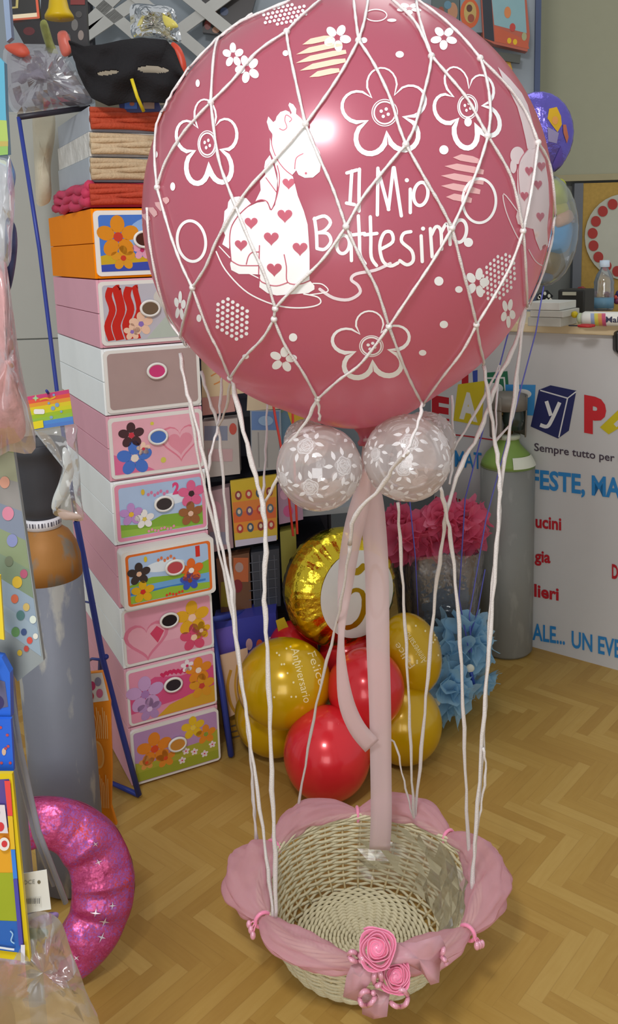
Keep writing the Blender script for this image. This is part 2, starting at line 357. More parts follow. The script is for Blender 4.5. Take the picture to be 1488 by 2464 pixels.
a.poly([(1445, 1028), (1530, 948), (1540, 1000), (1466, 1045)], YEL); a.poly([(1478, 1020), (1500, 1000), (1505, 1012), (1485, 1028)], 'C3C2C0')
a.stroke([(1086, 1045), (1130, 1050), (1192, 1059)], 3, RED)
a.text('Sempre tutto per l', 1287, 1084, 1492, 1112, 19, '453A46', .012)
a.text('MAT', 1096, 1122, 1160, 1128, 40, BLU, .012); a.text('FESTE, MA', 1278, 1172, 1496, 1198, 44, BLU, .03, 48)
a.text('Addime', 1038, 1222, 1158, 1231, 30, RED, .012); a.text('ucini', 1290, 1268, 1352, 1275, 30, RED, .03); a.text('*', 1141, 1310, 1153, 1312, 20, RED, .03)
a.text('gia', 1288, 1350, 1326, 1354, 28, RED, .03); a.text('lieri', 1287, 1434, 1346, 1444, 30, RED, .03); a.text('D', 1474, 1390, 1489, 1393, 34, RED, .03)
a.text('ALE...', 1283, 1538, 1361, 1550, 40, BLU, .02); a.text('UN EVE', 1377, 1556, 1496, 1583, 40, BLU, .02, 44)
b.build('printed_cabinet', t)
b = MB(); b.obox(CA+CU*(tL-.02)+CN*.03+V((0, 0, CH)), CU*(CLEN+.04), -CN*.47, V((0, 0, .034)), M('D2BE98', .5, var=.05)); b.build('worktop', t, bevel=.004)
CT = CH+.034
# ---------------------------------------------------------------- the big pink balloon
BY = 1.64
BE = ell_at(831.6, 517.3, 480, 493.5, BY, rot=-23.9, depth=480)
NECK = P(880, 1040, 1.60)
pink = M('C2627A', .34, .10, coat=1.0, coatr=.2, var=.03, vscale=3, name='pearl_pink_latex', spec=.6); translucent(pink, .55, 'F6B6BE'); ink = M('EDECEA', .5, var=.02, name='white_print')
_nd = (NECK-BE.c); _nl = BE.I@_nd; _nl = _nl.normalized()
def neckfn(d):
    q = d.dot(_nl); return 1 + .055*max(0, (q-.90)/.10)**2.2
t = thing('giant_balloon', 'giant pink balloon printed with a giraffe and "Il Mio Battesimo"', 'balloon', NECK)
b = MB(); b.ball(BE.c, BE.A, pink, 128, 88, neckfn)
a = Art(b, lambda x, y, k: BE.hit(x, y, .0005+.0004*k), dense=13, inc=0)
Z1 = lambda L: [(340+x/2.756, y/2.756) for x, y in L]
Z3 = lambda L: [(340+x/2.756, 460+y/2.756) for x, y in L]
Z4 = lambda L: [(720+x/2.188, 380+y/2.188) for x, y in L]
Z6 = lambda L: [(1080+x/3.647, y/3.647) for x, y in L]
W = ink
# giraffe
a.poly(Z1([(580,1340),(600,1310),(650,1303),(700,1315),(730,1350),(690,1380),(640,1430),(600,1500),(590,1600),(585,1650),(540,1620),(560,1560),(535,1510),(550,1470),(555,1400),(575,1380)]), W)
a.poly(Z1([(855,1030),(825,1070),(818,1110),(825,1160),(790,1200),(795,1262),(757,1340),(800,1325),(845,1345),(865,1390),(885,1355),(898,1280),(905,1200),(880,1100)]), W)
a.poly(Z1([(856,915),(868,960),(900,1050),(950,1120),(1005,1165),(1015,1200),(1040,1300),(1080,1400),(1105,1488),(1118,1670),(1118,1858),(1150,1893),(1150,1918),(1110,1942),(1000,1950),(900,1958),(840,1943),(785,1903),(792,1820),(720,1816),(650,1816),(600,1790),(592,1750),(600,1720),(590,1600),(600,1510),(640,1440),(700,1378),(770,1345),(830,1335),(865,1395),(890,1360),(910,1250),(905,1150),(880,1060),(855,1000)]), W)
a.poly(Z1([(845,775),(878,812),(893,800),(900,775),(925,745),(960,733),(985,745),(993,762),(1000,750),(978,700),(985,683),(1010,695),(1030,725),(1028,757),(1060,785),(1090,825),(1105,880),(1150,950),(1185,1010),(1197,1070),(1185,1140),(1140,1178),(1085,1180),(1045,1160),(1030,1130),(1000,1165),(950,1120),(900,1050),(868,960),(872,890),(850,860),(835,810)]), W)
a.k = 2
for L, wd in (([(1020,1120),(1030,1050),(1075,1020)], 2.5), ([(870,900),(868,960),(900,1050),(950,1120),(1005,1165)], 2.5), ([(905,1100),(920,1180),(905,1290),(865,1392),(840,1340),(800,1325),(757,1340),(700,1378),(640,1440),(600,1510),(590,1600),(600,1730)], 2.8),
              ([(830,1180),(900,1275)], 2.5), ([(920,855),(945,865),(968,845),(955,800),(965,765),(1000,790),(985,810)], 2.4)): a.stroke(Z1(L), wd, pink)
for L in ([(600,460),(650,488),(700,492),(780,492)], [(787,360),(785,450),(785,575),(830,612),(900,626),(970,605)], [(950,420),(965,500),(972,600),(1050,615),(1118,592)], [(700,482),(715,430),(740,405),(782,402)]): a.stroke(Z3(L), 2.8, pink)
for x, y, r in ((732,208,42),(955,160,48),(865,310,48),(665,355,40),(1055,378,48),(885,515,48),(980,-52,40)): a.heart(*Z3([(x, y)])[0], r/2.756*1.05, pink)
a.ell(*Z1([(1094,1150)])[0], 3, 3, pink)
a.k = 1
for L, wd in (([(500,400),(560,520),(680,650),(800,720),(930,762),(1050,772),(1150,760),(1192,735),(1170,700),(1080,680)], 3.4), ([(520,365),(590,440)], 2.6), ([(720,545),(790,580)], 2.6), ([(1140,610),(1200,615),(1240,650),(1220,670),(1120,685)], 2.8)): a.stroke(Z3(L), wd, W)
a.stroke(Z4([(110,690),(180,735),(260,745),(320,710),(310,670),(275,640),(300,610),(400,590),(480,555)]), 7.5, M('E2D3D5', .5, var=.02))
# lettering
LW = 8.2
for L in ([(278,70),(268,240)], [(252,80),(305,64)], [(250,238),(292,246)], [(318,60),(316,170),(316,280)], [(415,55),(412,300)], [(418,70),(472,272)], [(470,272),(496,52)], [(500,52),(538,305)], [(585,165),(585,288)],
          [(82,318),(92,395),(95,475)], [(80,322),(135,306),(166,340),(135,382),(92,396)], [(95,394),(150,398),(168,440),(135,480),(95,476)], [(268,395),(274,460),(276,540)], [(312,305),(318,420),(322,510),(348,556)], [(282,405),(345,397)],
          [(375,310),(378,420),(380,520),(408,566)], [(345,405),(410,397)], [(430,480),(492,442),(485,392),(448,395),(425,460),(440,540),(480,568),(520,552)], [(588,388),(550,398),(540,440),(592,488),(600,540),(568,562),(530,540)], [(642,410),(648,545)],
          [(690,372),(700,520)], [(696,405),(720,362),(745,382),(750,480)], [(748,392),(775,346),(790,380),(794,455)]): a.stroke(Z4(L), LW, W)
def ring(x, y, rx, ry, wd, rot=0, c=W):
    r = math.radians(rot); a.stroke([(x+rx*cos(u)*cos(r)-ry*sin(u)*sin(r), y+rx*cos(u)*sin(r)+ry*sin(u)*cos(r)) for u in (2*pi*i/24 for i in range(24))], wd, c, closed=True, step=2)
for x, y, rx, ry in ((640,190,17,28),(232,455,15,22),(845,385,16,27)): ring(*Z4([(x, y)])[0], rx, ry, LW, 8)
for x, y, r in ((567,118,5),(652,372,5)): a.ell(*Z4([(x, y)])[0], r, r, W)
# flowers in outline with button centres
def bigflower(x, y, R, rot, sx=1, sy=1, shear=0.0):
    pts = []
    for i in range(60):
        u = 2*pi*i/60; r = R*(.46+.56*abs(cos(2.5*u))**.62); X, Y = r*cos(u+math.radians(rot)), r*sin(u+math.radians(rot)); pts.append((x+sx*X+shear*Y, y+sy*Y))
    a.stroke(pts, [8.5+4.5*sin(2*pi*(i/60)+math.radians(rot)) for i in range(60)], W, closed=True, step=1)
    for r, wd in ((.30, 2.2), (.25, 3.6)): ring(x, y, R*r*sx, R*r*sy, wd)
    for q in range(4): a.ell(x+sx*R*.09*cos(q*pi/2+.4), y+sy*R*.09*sin(q*pi/2+.4), 4*sx, 4*sy, W, lay=a.k)
bigflower(500, 347, 100, -92, .74, 1.05, .05); bigflower(926, 272, 104, -96, .98, 1.02); bigflower(1125, 258, 104, -112, .76, .95, .12); bigflower(894, 832, 92, -94, 1.02, .9)
def small(x, y, r, rot, sx=1, sy=1): a.daisy(x, y, r, W, pink, 5, rot, sx, sy)
small(812, 92, 33, 10); small(562, 134, 30, -20, .85, 1); small(597, 167, 34, -40, .88, 1); small(682, 864, 35, -80, .95, .88); small(1148, 680, 36, -75, .8, 1); small(1068, 92, 36, 20, .9, .8); small(434, 736, 36, 60, .4, 1); small(1222, 752, 36, -60, .5, 1); small(985, 22, 30, 20, 1, .5)
for x, y, rx, ry in ((477,201,5,9),(417,449,6,10),(688,129,7,7),(876,98,8,7),(962,132,10,8),(1068,361,11,11),(480,765,6,9),(706,811,10,10),(592,857,8,6),(1126,294,9,11),(1068,780,10,9),(1017,848,9,7),(1127,583,11,11),(1056,676,11,11),(1104,696,9,8),(943,50,11,4),(377,372,4,8)): a.ell(x, y, rx, ry, W, lay=a.k)
ring(462, 580, 34, 49, 7, -8); ring(1153, 483, 40, 53, 6.5, 0); ring(905, 38, 26, 14, 2.5)
def dots(x, y, rx, ry, rot, st=13.5, r=4.6, sq=1.0):
    k = a.k; cr, sr = cos(math.radians(rot)), sin(math.radians(rot))
    for i in range(-9, 10):
        for j in range(-9, 10):
            u, v_ = (i+(j % 2)*.5)*st*sq, j*st*.87
            if (u/rx)**2+(v_/ry)**2 < 1: a.ell(x+u*cr-v_*sr, y+u*sr+v_*cr, r*sq, r, ink, n=8, lay=k)
dots(560, 767, 42, 54, -28); dots(1200, 667, 38, 62, 22, 13, 4.4, .8); dots(686, 36, 54, 24, -12, 11, 4)
st_ = M('D9A7A6', .5, var=.03)
def stripes(x, y, rx, ry, n, rot=0, c=st_):
    for i in range(n):
        q = -1+(2*i+1)/n; h = ry/n*.62; wx = rx*math.sqrt(1-q*q); r = math.radians(rot)
        pts = [(-wx, q*ry), (-wx*.4, q*ry-h-4), (wx*.5, q*ry-h-4), (wx, q*ry-h), (wx, q*ry+h*.5), (wx*.5, q*ry+h-3), (-wx*.4, q*ry+h-3)]
        a.poly([(x+u*cos(r)-v_*sin(r), y+u*sin(r)+v_*cos(r)) for u, v_ in pts], c)
stripes(773, 140, 62, 50, 5, -12, M('E6BFA6', .5, var=.03)); stripes(1112, 432, 52, 60, 5, 10); stripes(366, 510, 14, 52, 5, 50)
# second giraffe on the right flank
g = M('DCC9C9', .5, var=.02)
a.poly(Z6([(430,590),(470,690),(530,800),(600,940),(640,1080),(672,1220),(690,1320),(790,1290),(765,1180),(730,1060),(690,920),(640,820),(540,700)]), g)
a.poly(Z6([(690,1310),(630,1380),(598,1500),(598,1640),(615,1790),(588,1900),(605,1965),(660,1990),(740,2010),(760,2100),(800,2200),(870,2150),(862,2000),(880,1800),(872,1600),(842,1400),(780,1290)]), g)
a.ell(*Z6([(600,1365)])[0], 17, 21, g); a.ell(*Z6([(565,1460)])[0], 8, 17, g)
a.k = 2
for x, y in ((700,1500),(780,1620),(660,1720),(800,1900),(810,1460)): a.heart(*Z6([(x, y)])[0], 13, pink, .75)
a.stroke(Z6([(690,1310),(625,1400),(605,1520),(620,1700)]), 2, pink)
a.k = 1
a.stroke(Z6([(600,1850),(480,1700),(500,1850),(590,2060),(660,2160)]), 2.6, g); a.stroke(Z6([(700,2190),(760,2290),(830,2330),(880,2290)]), 2.4, g)
b.build('balloon_skin', t)
b = MB(); zz = (NECK-BE.c).normalized(); xx = zz.orthogonal().normalized(); yy = zz.cross(xx)
b.lathe([(.040, -.028), (.024, -.012), (.015, 0), (.012, .012), (.017, .018), (.015, .024)], NECK, pink, 20, xx, yy, zz); b.build('neck', t)
# ---------------------------------------------------------------- net over the balloon and the cords down to the basket
cordm = M('DDD6D2', .3, 0, var=.08, vscale=160, coat=.5, spec=.8, name='pearly_ribbon_cord', bump=.3, bscale=500)
nt_ = thing('balloon_net', 'white ribbon net knotted in diamonds over the pink balloon, its cords hanging to the basket', 'net', P(842, 20, BY))
def onball(L, off=.0045): return [BE.hit(x, y, off) for x, y in L]
NET = [[(851,4),(856,50),(863,103)],[(886,4),(876,60),(863,103)],[(863,103),(830,165),(790,228),(737,302)],[(863,103),(900,160),(938,240),(958,305),(975,350)],
 [(775,4),(735,38),(712,60),(692,82)],[(692,82),(697,120),(715,205),(737,302)],[(692,82),(620,132),(562,200),(512,250)],[(737,302),(660,390),(590,470),(530,570),(500,640),(468,690)],[(737,302),(765,370),(800,450),(818,500),(833,545)],
 [(940,4),(990,50),(1015,92),(1036,140)],[(1000,10),(1010,60),(1036,140)],[(1036,140),(1030,180),(1012,250),(995,310),(975,350)],[(1036,140),(1075,185),(1120,240),(1148,290),(1170,330)],[(1000,4),(1060,48),(1110,95),(1152,145)],
 [(1152,145),(1168,200),(1176,270),(1170,330)],[(1152,145),(1220,215),(1262,275),(1290,345)],[(975,350),(920,415),(870,480),(833,545)],[(975,350),(1020,430),(1055,490),(1085,548)],[(1170,330),(1150,395),(1120,470),(1085,548)],[(1170,330),(1215,405),(1235,460),(1254,555)],[(1290,345),(1280,420),(1268,490),(1254,555)],
 [(833,545),(780,620),(710,690),(665,738)],[(833,545),(868,620),(905,690),(935,782)],[(1085,548),(1040,625),(990,700),(935,782)],[(1085,548),(1108,640),(1128,715),(1143,778)],[(1254,555),(1225,635),(1185,710),(1143,778)],
 [(512,250),(530,380),(560,468),(605,580),(640,660),(665,738)],[(512,250),(450,318),(405,390),(384,452)],[(384,452),(415,560),(440,630),(468,690)],[(384,452),(378,370),(384,290),(398,225),(455,160)],[(455,160),(520,95),(605,48),(700,8)],[(610,40),(550,72),(522,120),(512,250)],
 [(468,690),(452,750),(440,800),(434,850)],[(468,690),(505,790),(530,840),(557,905)],[(665,738),(662,765)],[(662,765),(635,810),(590,857),(557,905)],[(662,765),(690,830),(730,890),(765,955)],[(935,782),(870,868),(815,910),(765,955)],[(935,782),(968,870),(990,920),(1015,968)],[(1143,778),(1110,840),(1060,905),(1015,968)],
 [(360,500),(366,580),(385,680),(408,760),(434,850)],[(1290,345),(1318,400),(1330,500),(1326,560),(1300,660),(1265,740)],[(1254,555),(1260,640),(1264,735)],[(1143,778),(1152,830),(1165,880)]]
b = MB()
for L in NET:
    q = smoothline([V((x, y, 0)) for x, y in L], 6); b.tube(onball([(p.x, p.y) for p in q]), [.0024+.0004*sin(i*1.9+L[0][0]) for i in range(len(q))], cordm, 6)
for x, y in ((863,103),(737,302),(975,350),(833,545),(1036,140),(1152,145),(1170,330),(1085,548),(1254,555),(665,740),(662,765),(468,690),(384,452),(512,250),(692,82),(935,782),(1143,778),(557,905),(765,955),(1015,968),(1290,345)): b.ball(BE.hit(x, y, .004), .0055, cordm, 10, 8)
# the half of the net behind the balloon
def bk(u, v_):
    d = BE.A[0]*(cos(v_)*cos(u)) + BE.A[1]*(cos(v_)*sin(u)) + BE.A[2]*sin(v_); return BE.c + d*1.012
for i in range(6):
    for sgn in (1, -1):
        L = [bk(math.radians(10+28*i+sgn*14*q), math.radians(70-32*q)) for q in (x/4 for x in range(0, 15))]
        L = [p for p in L if (p-BE.c).dot(BE.A[1]) > .012]
        if len(L) > 2: b.tube(L, .0033, cordm, 6)
b.build('netting', nt_)
YF, YB = 1.41, 1.86   # front and back of the basket rim
CORDS = [
 ([(434,850),(455,960),(480,1115),(520,1290),(553,1450),(575,1600),(597,1760),(606,1860),(612,1960),(618,2030)],1.70,1.77,.0036),
 ([(434,850),(447,930),(470,1010),(500,1145),(528,1290),(556,1420),(566,1520),(590,1690),(605,1800),(632,1990),(648,2120),(660,2222)],1.66,1.545,.0040),
 ([(484,893),(505,965),(525,1027),(537,1150),(549,1300),(562,1420),(572,1560),(592,1700),(604,1830),(612,1950),(619,2032)],1.83,1.78,.0040),
 ([(537,880),(531,960),(525,1027),(510,1080),(500,1145)],1.80,1.70,.0034),
 ([(557,905),(545,980),(525,1027)],1.52,1.76,.0032),
 ([(557,905),(580,1010),(608,1120),(632,1212),(640,1300),(636,1420),(641,1520),(649,1700),(655,1900),(662,2050),(664,2220)],1.52,1.54,.0052),
 ([(643,962),(641,1060),(636,1150),(632,1212)],1.92,1.62,.0030),
 ([(765,955),(737,1015),(690,1078),(668,1150),(634,1215)],1.42,1.56,.0034),
 ([(765,955),(768,985),(770,1012)],1.42,1.46,.0028),
 ([(985,1085),(950,1120),(918,1172),(855,1240),(843,1310)],1.34,1.50,.0046),
 ([(843,1310),(826,1420),(805,1520),(770,1660),(742,1800),(716,1955)],1.50,1.88,.0036),
 ([(958,1210),(965,1330),(975,1500),(985,1700),(992,1880),(998,1980)],1.52,1.83,.0036),
 ([(1015,968),(1012,1000),(990,1060),(970,1100)],1.42,1.34,.0032),
 ([(893,1770),(948,1785),(968,1860),(985,1930),(998,1980)],1.74,1.83,.0026),
 ([(1165,880),(1177,960),(1193,1070),(1203,1150),(1201,1230),(1190,1400),(1178,1560),(1165,1720),(1150,1930),(1141,2060),(1135,2165)],1.62,1.60,.0044),
 ([(1264,735),(1240,830),(1200,910),(1176,980),(1150,1050),(1110,1120),(1074,1232)],1.66,1.62,.0050),
 ([(1074,1232),(1066,1300),(1048,1430),(1030,1630),(1015,1800),(998,1980)],1.62,1.83,.0046),
 ([(1060,1172),(1074,1232),(1088,1320),(1105,1500),(1115,1700),(1122,1900),(1130,2080)],1.56,1.70,.0044),
 ([(1264,735),(1247,880),(1228,1030),(1206,1170),(1199,1290),(1182,1450),(1170,1660),(1163,1800),(1150,1950),(1143,2050),(1138,2165)],1.66,1.60,.0042),
 ([(1262,740),(1250,860),(1236,1000),(1192,1062)],1.78,1.70,.0030),
 ([(1088,952),(1091,1082),(1083,1165)],1.85,1.76,.0032),
 ([(1203,880),(1150,985),(1092,1082),(1084,1120)],1.88,1.80,.0034),
 ([(1203,880),(1196,960),(1193,1070)],1.88,1.70,.0026),
 ([(1163,1800),(1170,1850),(1160,1930),(1148,2000),(1140,2080)],1.60,1.62,.0030),
 ([(1165,1150),(1142,1380),(1128,1500)],1.70,1.72,.0001)][:-1]
for L, ya, yb, r in CORDS:
    q = smoothline([V((x, y, 0)) for x, y in L], 4); n = len(q); b = MB()
    pts = [P(p.x, p.y, ya+(yb-ya)*i/(n-1)) + V((.0012*sin(i*2.3), .0012*cos(i*1.7), 0)) for i, p in enumerate(q)]
    b.tube(pts, [r*.88*(1+.2*sin(i*1.3+L[0][0])) for i in range(n)], cordm, 7, flat=.75); b.build('cord', nt_)
# ---------------------------------------------------------------- four clear balloons round the neck
film = sheer('FFF0EA', .32, .7, .06, 'clear_latex', edge=.40); rosep = sheer('FFFFFF', .85, .1, .4, 'white_rose_print', edge=.1)
def clear(px, py, rx, ry, Y, label, seed):
    E = ell_at(px, py, rx, ry, Y); R = (rx+ry)/2*(E.c-EYE).dot(FW)/FPX; rnd = random.Random(seed)
    t = thing('clear_balloon', label, 'balloon', E.c-V((0, 0, R)), 'clear balloons under the pink balloon')
    nk = (NECK-E.c).normalized(); b = MB(); b.ball(E.c, R, film, 48, 32, lambda d: 1+.10*max(0, (d.dot(nk)-.93)/.07)**2); placed = []
    for _ in range(400):
        d = V((rnd.gauss(0, 1), rnd.gauss(0, 1), rnd.gauss(0, 1))).normalized()
        if any(d.angle(q) < .60 for q in placed) or d.dot(nk) > .75: continue
        placed.append(d); e1 = d.orthogonal().normalized(); e2 = d.cross(e1); s0 = rnd.uniform(.75, 1.1); r0 = rnd.uniform(0, 6)
        T = lambda x, y, k: E.c + ((d + e1*x + e2*y).normalized())*(R+.0006+.0002*k)
        a = Art(b, T, dense=.06)
        for i in range(8):
            u = 2*pi*i/8+r0; rr = s0*rnd.uniform(.27, .36); L = s0*.105; cx, cy = rr*cos(u), rr*sin(u); tw = u+rnd.uniform(-.6, .6)
            a.poly([(cx+L*f*cos(tw)-g_*L*sin(tw), cy+L*f*sin(tw)+g_*L*cos(tw)) for f, g_ in ((-1, 0), (-.5, .36), (0, .46), (.5, .34), (1.2, 0), (.5, -.34), (0, -.46), (-.5, -.36))], rosep, lay=1)
        for q in range(6):
            rr = s0*(.03+.032*q); st0 = r0+q*1.9; a.stroke([(rr*cos(st0+u)*(1+.08*sin(5*u)), rr*sin(st0+u)*(1+.08*sin(5*u))) for u in (j*.5 for j in range(11))], s0*.011, rosep, step=2, keep=True)
        a.k = 2; a.poly([(s0*.21*(1+.10*sin(5*u))*cos(u), s0*.21*(1+.10*sin(5*u))*sin(u)) for u in (2*pi*i/26 for i in range(26))], sheer('FFFFFF', .26, .1, .4, 'white_rose_print', edge=.1))
    b.build('balloon_skin', t); b = MB(); zz = nk; xx = zz.orthogonal().normalized()
    b.lathe([(.018, R*.97), (.008, R*1.09), (.006, R*1.13)], E.c, film, 12, xx, zz.cross(xx), zz); b.build('neck', t)
clear(1025, 1062, 66, 78, 1.74, 'clear rose-printed balloon mostly hidden behind the right front one', 3)
clear(738, 1062, 44, 64, 1.74, 'small visible edge of a clear balloon behind the left front one', 4)
clear(768, 1126, 102, 104, 1.50, 'clear balloon with white roses, front left under the pink balloon', 11)
clear(981, 1102, 103, 107, 1.50, 'clear balloon with white roses, front right under the pink balloon', 22)
# ---------------------------------------------------------------- sheer ribbon hanging from the neck
organza = sheer('F6E0E0', .66, .2, .35, 'sheer_pink_ribbon', edge=.1)
t = thing('organza_ribbon', 'sheer pale pink ribbon hanging from the balloon neck into the basket', 'ribbon', P(913, 2045, 1.78))
def strip(px, Yf, name, w_):
    q = smoothline([V((x, y, h)) for x, y, h in px], 5); n = len(q); b = MB(); vs = []
    for i, p in enumerate(q):
        a_ = q[max(0, i-1)]; c_ = q[min(n-1, i+1)]; tx, ty = c_.x-a_.x, c_.y-a_.y; l = math.hypot(tx, ty); nx, ny = -ty/l, tx/l; Y = Yf(i/(n-1))
        for s_ in (-1, -.33, .33, 1): vs.append(P(p.x+nx*p.z/2*s_, p.y+ny*p.z/2*s_, Y+.004*sin(i*.35)*s_))
    b.add(vs, [(4*i+k, 4*i+k+1, 4*i+k+5, 4*i+k+4) for i in range(n-1) for k in range(3)], organza, True); b.build(name, t, solid=.0008)
strip([(882,1055,14),(885,1120,34),(893,1200,58),(903,1300,58),(908,1400,57),(910,1550,56),(915,1700,53),(917,1850,51),(918,1960,51),(914,2045,50)], lambda s: 1.58+.20*s, 'long_tail', 0)
strip([(884,1130,20),(866,1215,46),(846,1300,46),(832,1400,38),(822,1520,16),(822,1600,24),(834,1690,38),(860,1752,42),(896,1795,44)], lambda s: 1.57+.14*s, 'looped_tail', 0)
# ---------------------------------------------------------------- the wicker basket
KX, KY, KZ, KR = .094, 1.650, .168, .230; BX, BYc, BR = .080, 1.672, .150; KE = .94
wick = M('D6CDAA', .6, var=.16, vscale=45, bump=.3, bscale=220, name='pale_wicker'); wickd = M('CDBC90', .6, var=.16, vscale=45, bump=.3, bscale=220)
t = thing('wicker_basket', 'round pale wicker basket dressed with pink tulle on the floor', 'basket', (BX, BYc, 0))
def prof(s, th, dr=0.0):
    r = BR+(KR-BR)*(s**.55)+dr; return V((BX+(KX-BX)*s+r*cos(th), BYc+(KY-BYc)*s+r*sin(th)*(1-(1-KE)*s), .006+(KZ-.006)*s))
NS, NR = 32, 24; b = MB()
for i in range(NS):
    th = 2*pi*i/NS; b.tube([prof(j/6, th) for j in range(7)], .0028, wickd, 6)
for j in range(NR):
    s0 = (j+.5)/NR; ph = j % 2; pts = []
    for i in range(NS*4): th = 2*pi*i/(NS*4); pts.append(prof(s0, th, .0036*cos(th*NS/2+pi*ph)) + V((0, 0, .0012*sin(th*7+j))))
    b.tube(pts, .0034, wick, 6, closed=True)
b.build('woven_side', t)
b = MB(); b.lathe([(.0, .004), (BR, .004), (BR, .010), (0, .010)], (BX, BYc, 0), M('93805A', .8, var=.2), 40)
for j in range(17):
    r = .010+j*(BR-.010)/16.5; n_ = max(8, int(NS*2*min(1, r/BR+.25))//2*2)
    b.tube([V((BX+r*cos(u), BYc+r*sin(u), .0125+.0026*cos(u*n_/2+pi*(j % 2)))) for u in (2*pi*i/(n_*3) for i in range(n_*3))], .0040, wick, 6, closed=True)
b.build('woven_base', t)
b = MB()
for k in range(5):
    b.tube([V((KX, KY, KZ+.002)) + V((cos(u), sin(u)*KE, 0))*(KR+.006*cos(9*u+2*pi*k/5)) + V((0, 0, .006*sin(9*u+2*pi*k/5))) for u in (2*pi*i/200 for i in range(200))], .0034, wick, 6, closed=True)
b.build('rim', t)
# tulle garland tied round the rim
tul = sheer('F0BBC6', .60, .10, .5, 'pink_tulle', edge=.4); tuld = M('E27F9C', .7, sheen=.5)
TIES = [205, 262, 320, 397, 452, 508, 565]; SW = {0: .022, 1: .020, 2: .031, 3: .025, 4: .021, 5: .037}
def tulle(u, v_):
    deg = 205+360*u; i = max(k for k in range(6) if TIES[k] <= deg+1e-6) if deg < 565 else 5
    f = (deg-TIES[i])/(TIES[i+1]-TIES[i]); e = max(0, sin(pi*min(1, max(0, f))))**.72; r = .010+SW[i]*e
    th = math.radians(deg); q = 2*pi*v_
    fold = 1+.16*e*sin(5*q+3*sin(deg*.09))+.09*sin(9*q-deg*.13)+.12*noise.noise(V((cos(th)*9, sin(th)*9, q)))
    back = sin(th); rc = KR+.003+r*(.55-.35*max(0, -back)); up = .010*e + (.010*e if back > .2 else 0)
    x, z = cos(q)*r*1.05*fold, sin(q)*r*.80*fold
    return V((KX+(rc+x)*cos(th), KY+(rc+x)*sin(th)*KE, KZ+up+z))
b = MB(); b.sheet(tulle, 180, 30, tul, cu=True); b.build('tulle_garland', t)
pearl = M('E9A6B9', .18, .15, coat=.8, var=.05, name='pink_pearl'); satin = M('F08CAC', .35, 0, sheen=.4, coat=.2, var=.05, name='pink_satin')
def tie(deg):
    th = math.radians(deg); c = V((KX+(KR+.012)*cos(th), KY+(KR+.012)*sin(th)*KE, KZ)); o = V((cos(th), sin(th), 0)); s_ = V((-sin(th), cos(th), 0))
    b = MB(); b.tube([c+o*.016*cos(u)+V((0, 0, .016*sin(u))) for u in (2*pi*i/16 for i in range(16))], .004, satin, 6, closed=True); tb = b.build('satin_tie', t)
    b = MB(); rnd = random.Random(deg)
    for k in range(3):
        d = (o*.014+s_*(.010*(k-1))+V((0, 0, -.008-.005*k)))
        b.tube([c+o*.012, c+o*.012+d*.5+V((0, 0, .004)), c+o*.012+d], .0016, satin, 5); b.ball(c+o*.012+d, (V((.006, 0, 0)), V((0, .006, 0)), V((0, 0, .009))), pearl, 12, 8)
    b.build('pearl_sprig', tb)
for d_ in (205, 320, 397, 452, 508): tie(d_)
def rose(px, py, Y, r, tilt):
    c = P(px, py, Y); d = (EYE-c).normalized(); d = (d+V(tilt)).normalized(); x = d.orthogonal().normalized(); y = d.cross(x); b = MB()
    def petal(k, u, v_):
        sp_ = 2*pi*3.2*u+k; rr = r*(.10+.86*u**.9)*(1+.10*sin(7*sp_/2)); h = r*(.62-.45*u) ; fl = r*.20*v_*(u+.15)
        return c + x*((rr+fl)*cos(sp_)) + y*((rr+fl)*sin(sp_)) + d*(h*v_ - r*.25 + r*.02*sin(9*sp_))
    for k in (0, pi): b.sheet(lambda u, v_: petal(k, u, v_), 90, 5, satin)
    b.ball(c-d*r*.25, r*.55, satin, 16, 10); b.build('ribbon_rose', t, solid=.0012)
rose(908, 2283, 1.345, .031, (0, 0, .25)); rose(952, 2348, 1.345, .027, (.25, -.2, -.1))
org2 = sheer('F3C6D0', .62, .12, .4, 'pale_organza', edge=.3)
def flap(L, Y, name, dz=.02):
    b = MB(); n = len(L); c = (sum(p[0] for p in L)/n, sum(p[1] for p in L)/n); r = MB
    vs = [P(x, y, Y+dz*sin(i*1.7)) for i, (x, y) in enumerate(L)]; cc = P(c[0], c[1], Y-.012); md = [v_.lerp(cc, .5)+V((0, .006*sin(i*2.6), 0)) for i, v_ in enumerate(vs)]
    b.add(vs+md+[cc], [(i, (i+1) % n, n+(i+1) % n, n+i) for i in range(n)]+[(n+i, n+(i+1) % n, 2*n) for i in range(n)], org2, True); b.build(name, t, solid=.0007)
flap([(905,2300),(880,2312),(846,2322),(834,2350),(826,2398),(862,2410),(880,2380),(905,2345)], 1.352, 'organza_tail')
flap([(915,2290),(955,2268),(1000,2268),(1060,2250),(1072,2275),(1060,2320),(1057,2364),(1037,2370),(1015,2338),(985,2322),(940,2318)], 1.36, 'organza_tail')
flap([(870,2385),(905,2380),(938,2392),(932,2446),(900,2452),(872,2440)], 1.347, 'organza_tail')
for L, Y in (([(870,2312),(850,2312),(840,2298),(850,2290),(868,2302),(882,2318)], 1.345), ([(905,2330),(915,2340),(918,2362),(908,2372),(900,2358),(905,2330)], 1.335), ([(900,2390),(878,2385),(866,2400),(872,2418),(892,2416),(904,2398)], 1.33), ([(935,2385),(965,2380),(982,2398),(975,2418),(955,2422),(940,2412)], 1.34), ([(1060,2262),(1068,2285),(1062,2300),(1072,2310),(1074,2318)], 1.37)):
    b = MB(); q = smoothline([V((x, y, 0)) for x, y in L], 4); b.tube([P(p.x, p.y, Y+.008*sin(i)) for i, p in enumerate(q)], .0045, pearl, 8); b.build('satin_loop', t)
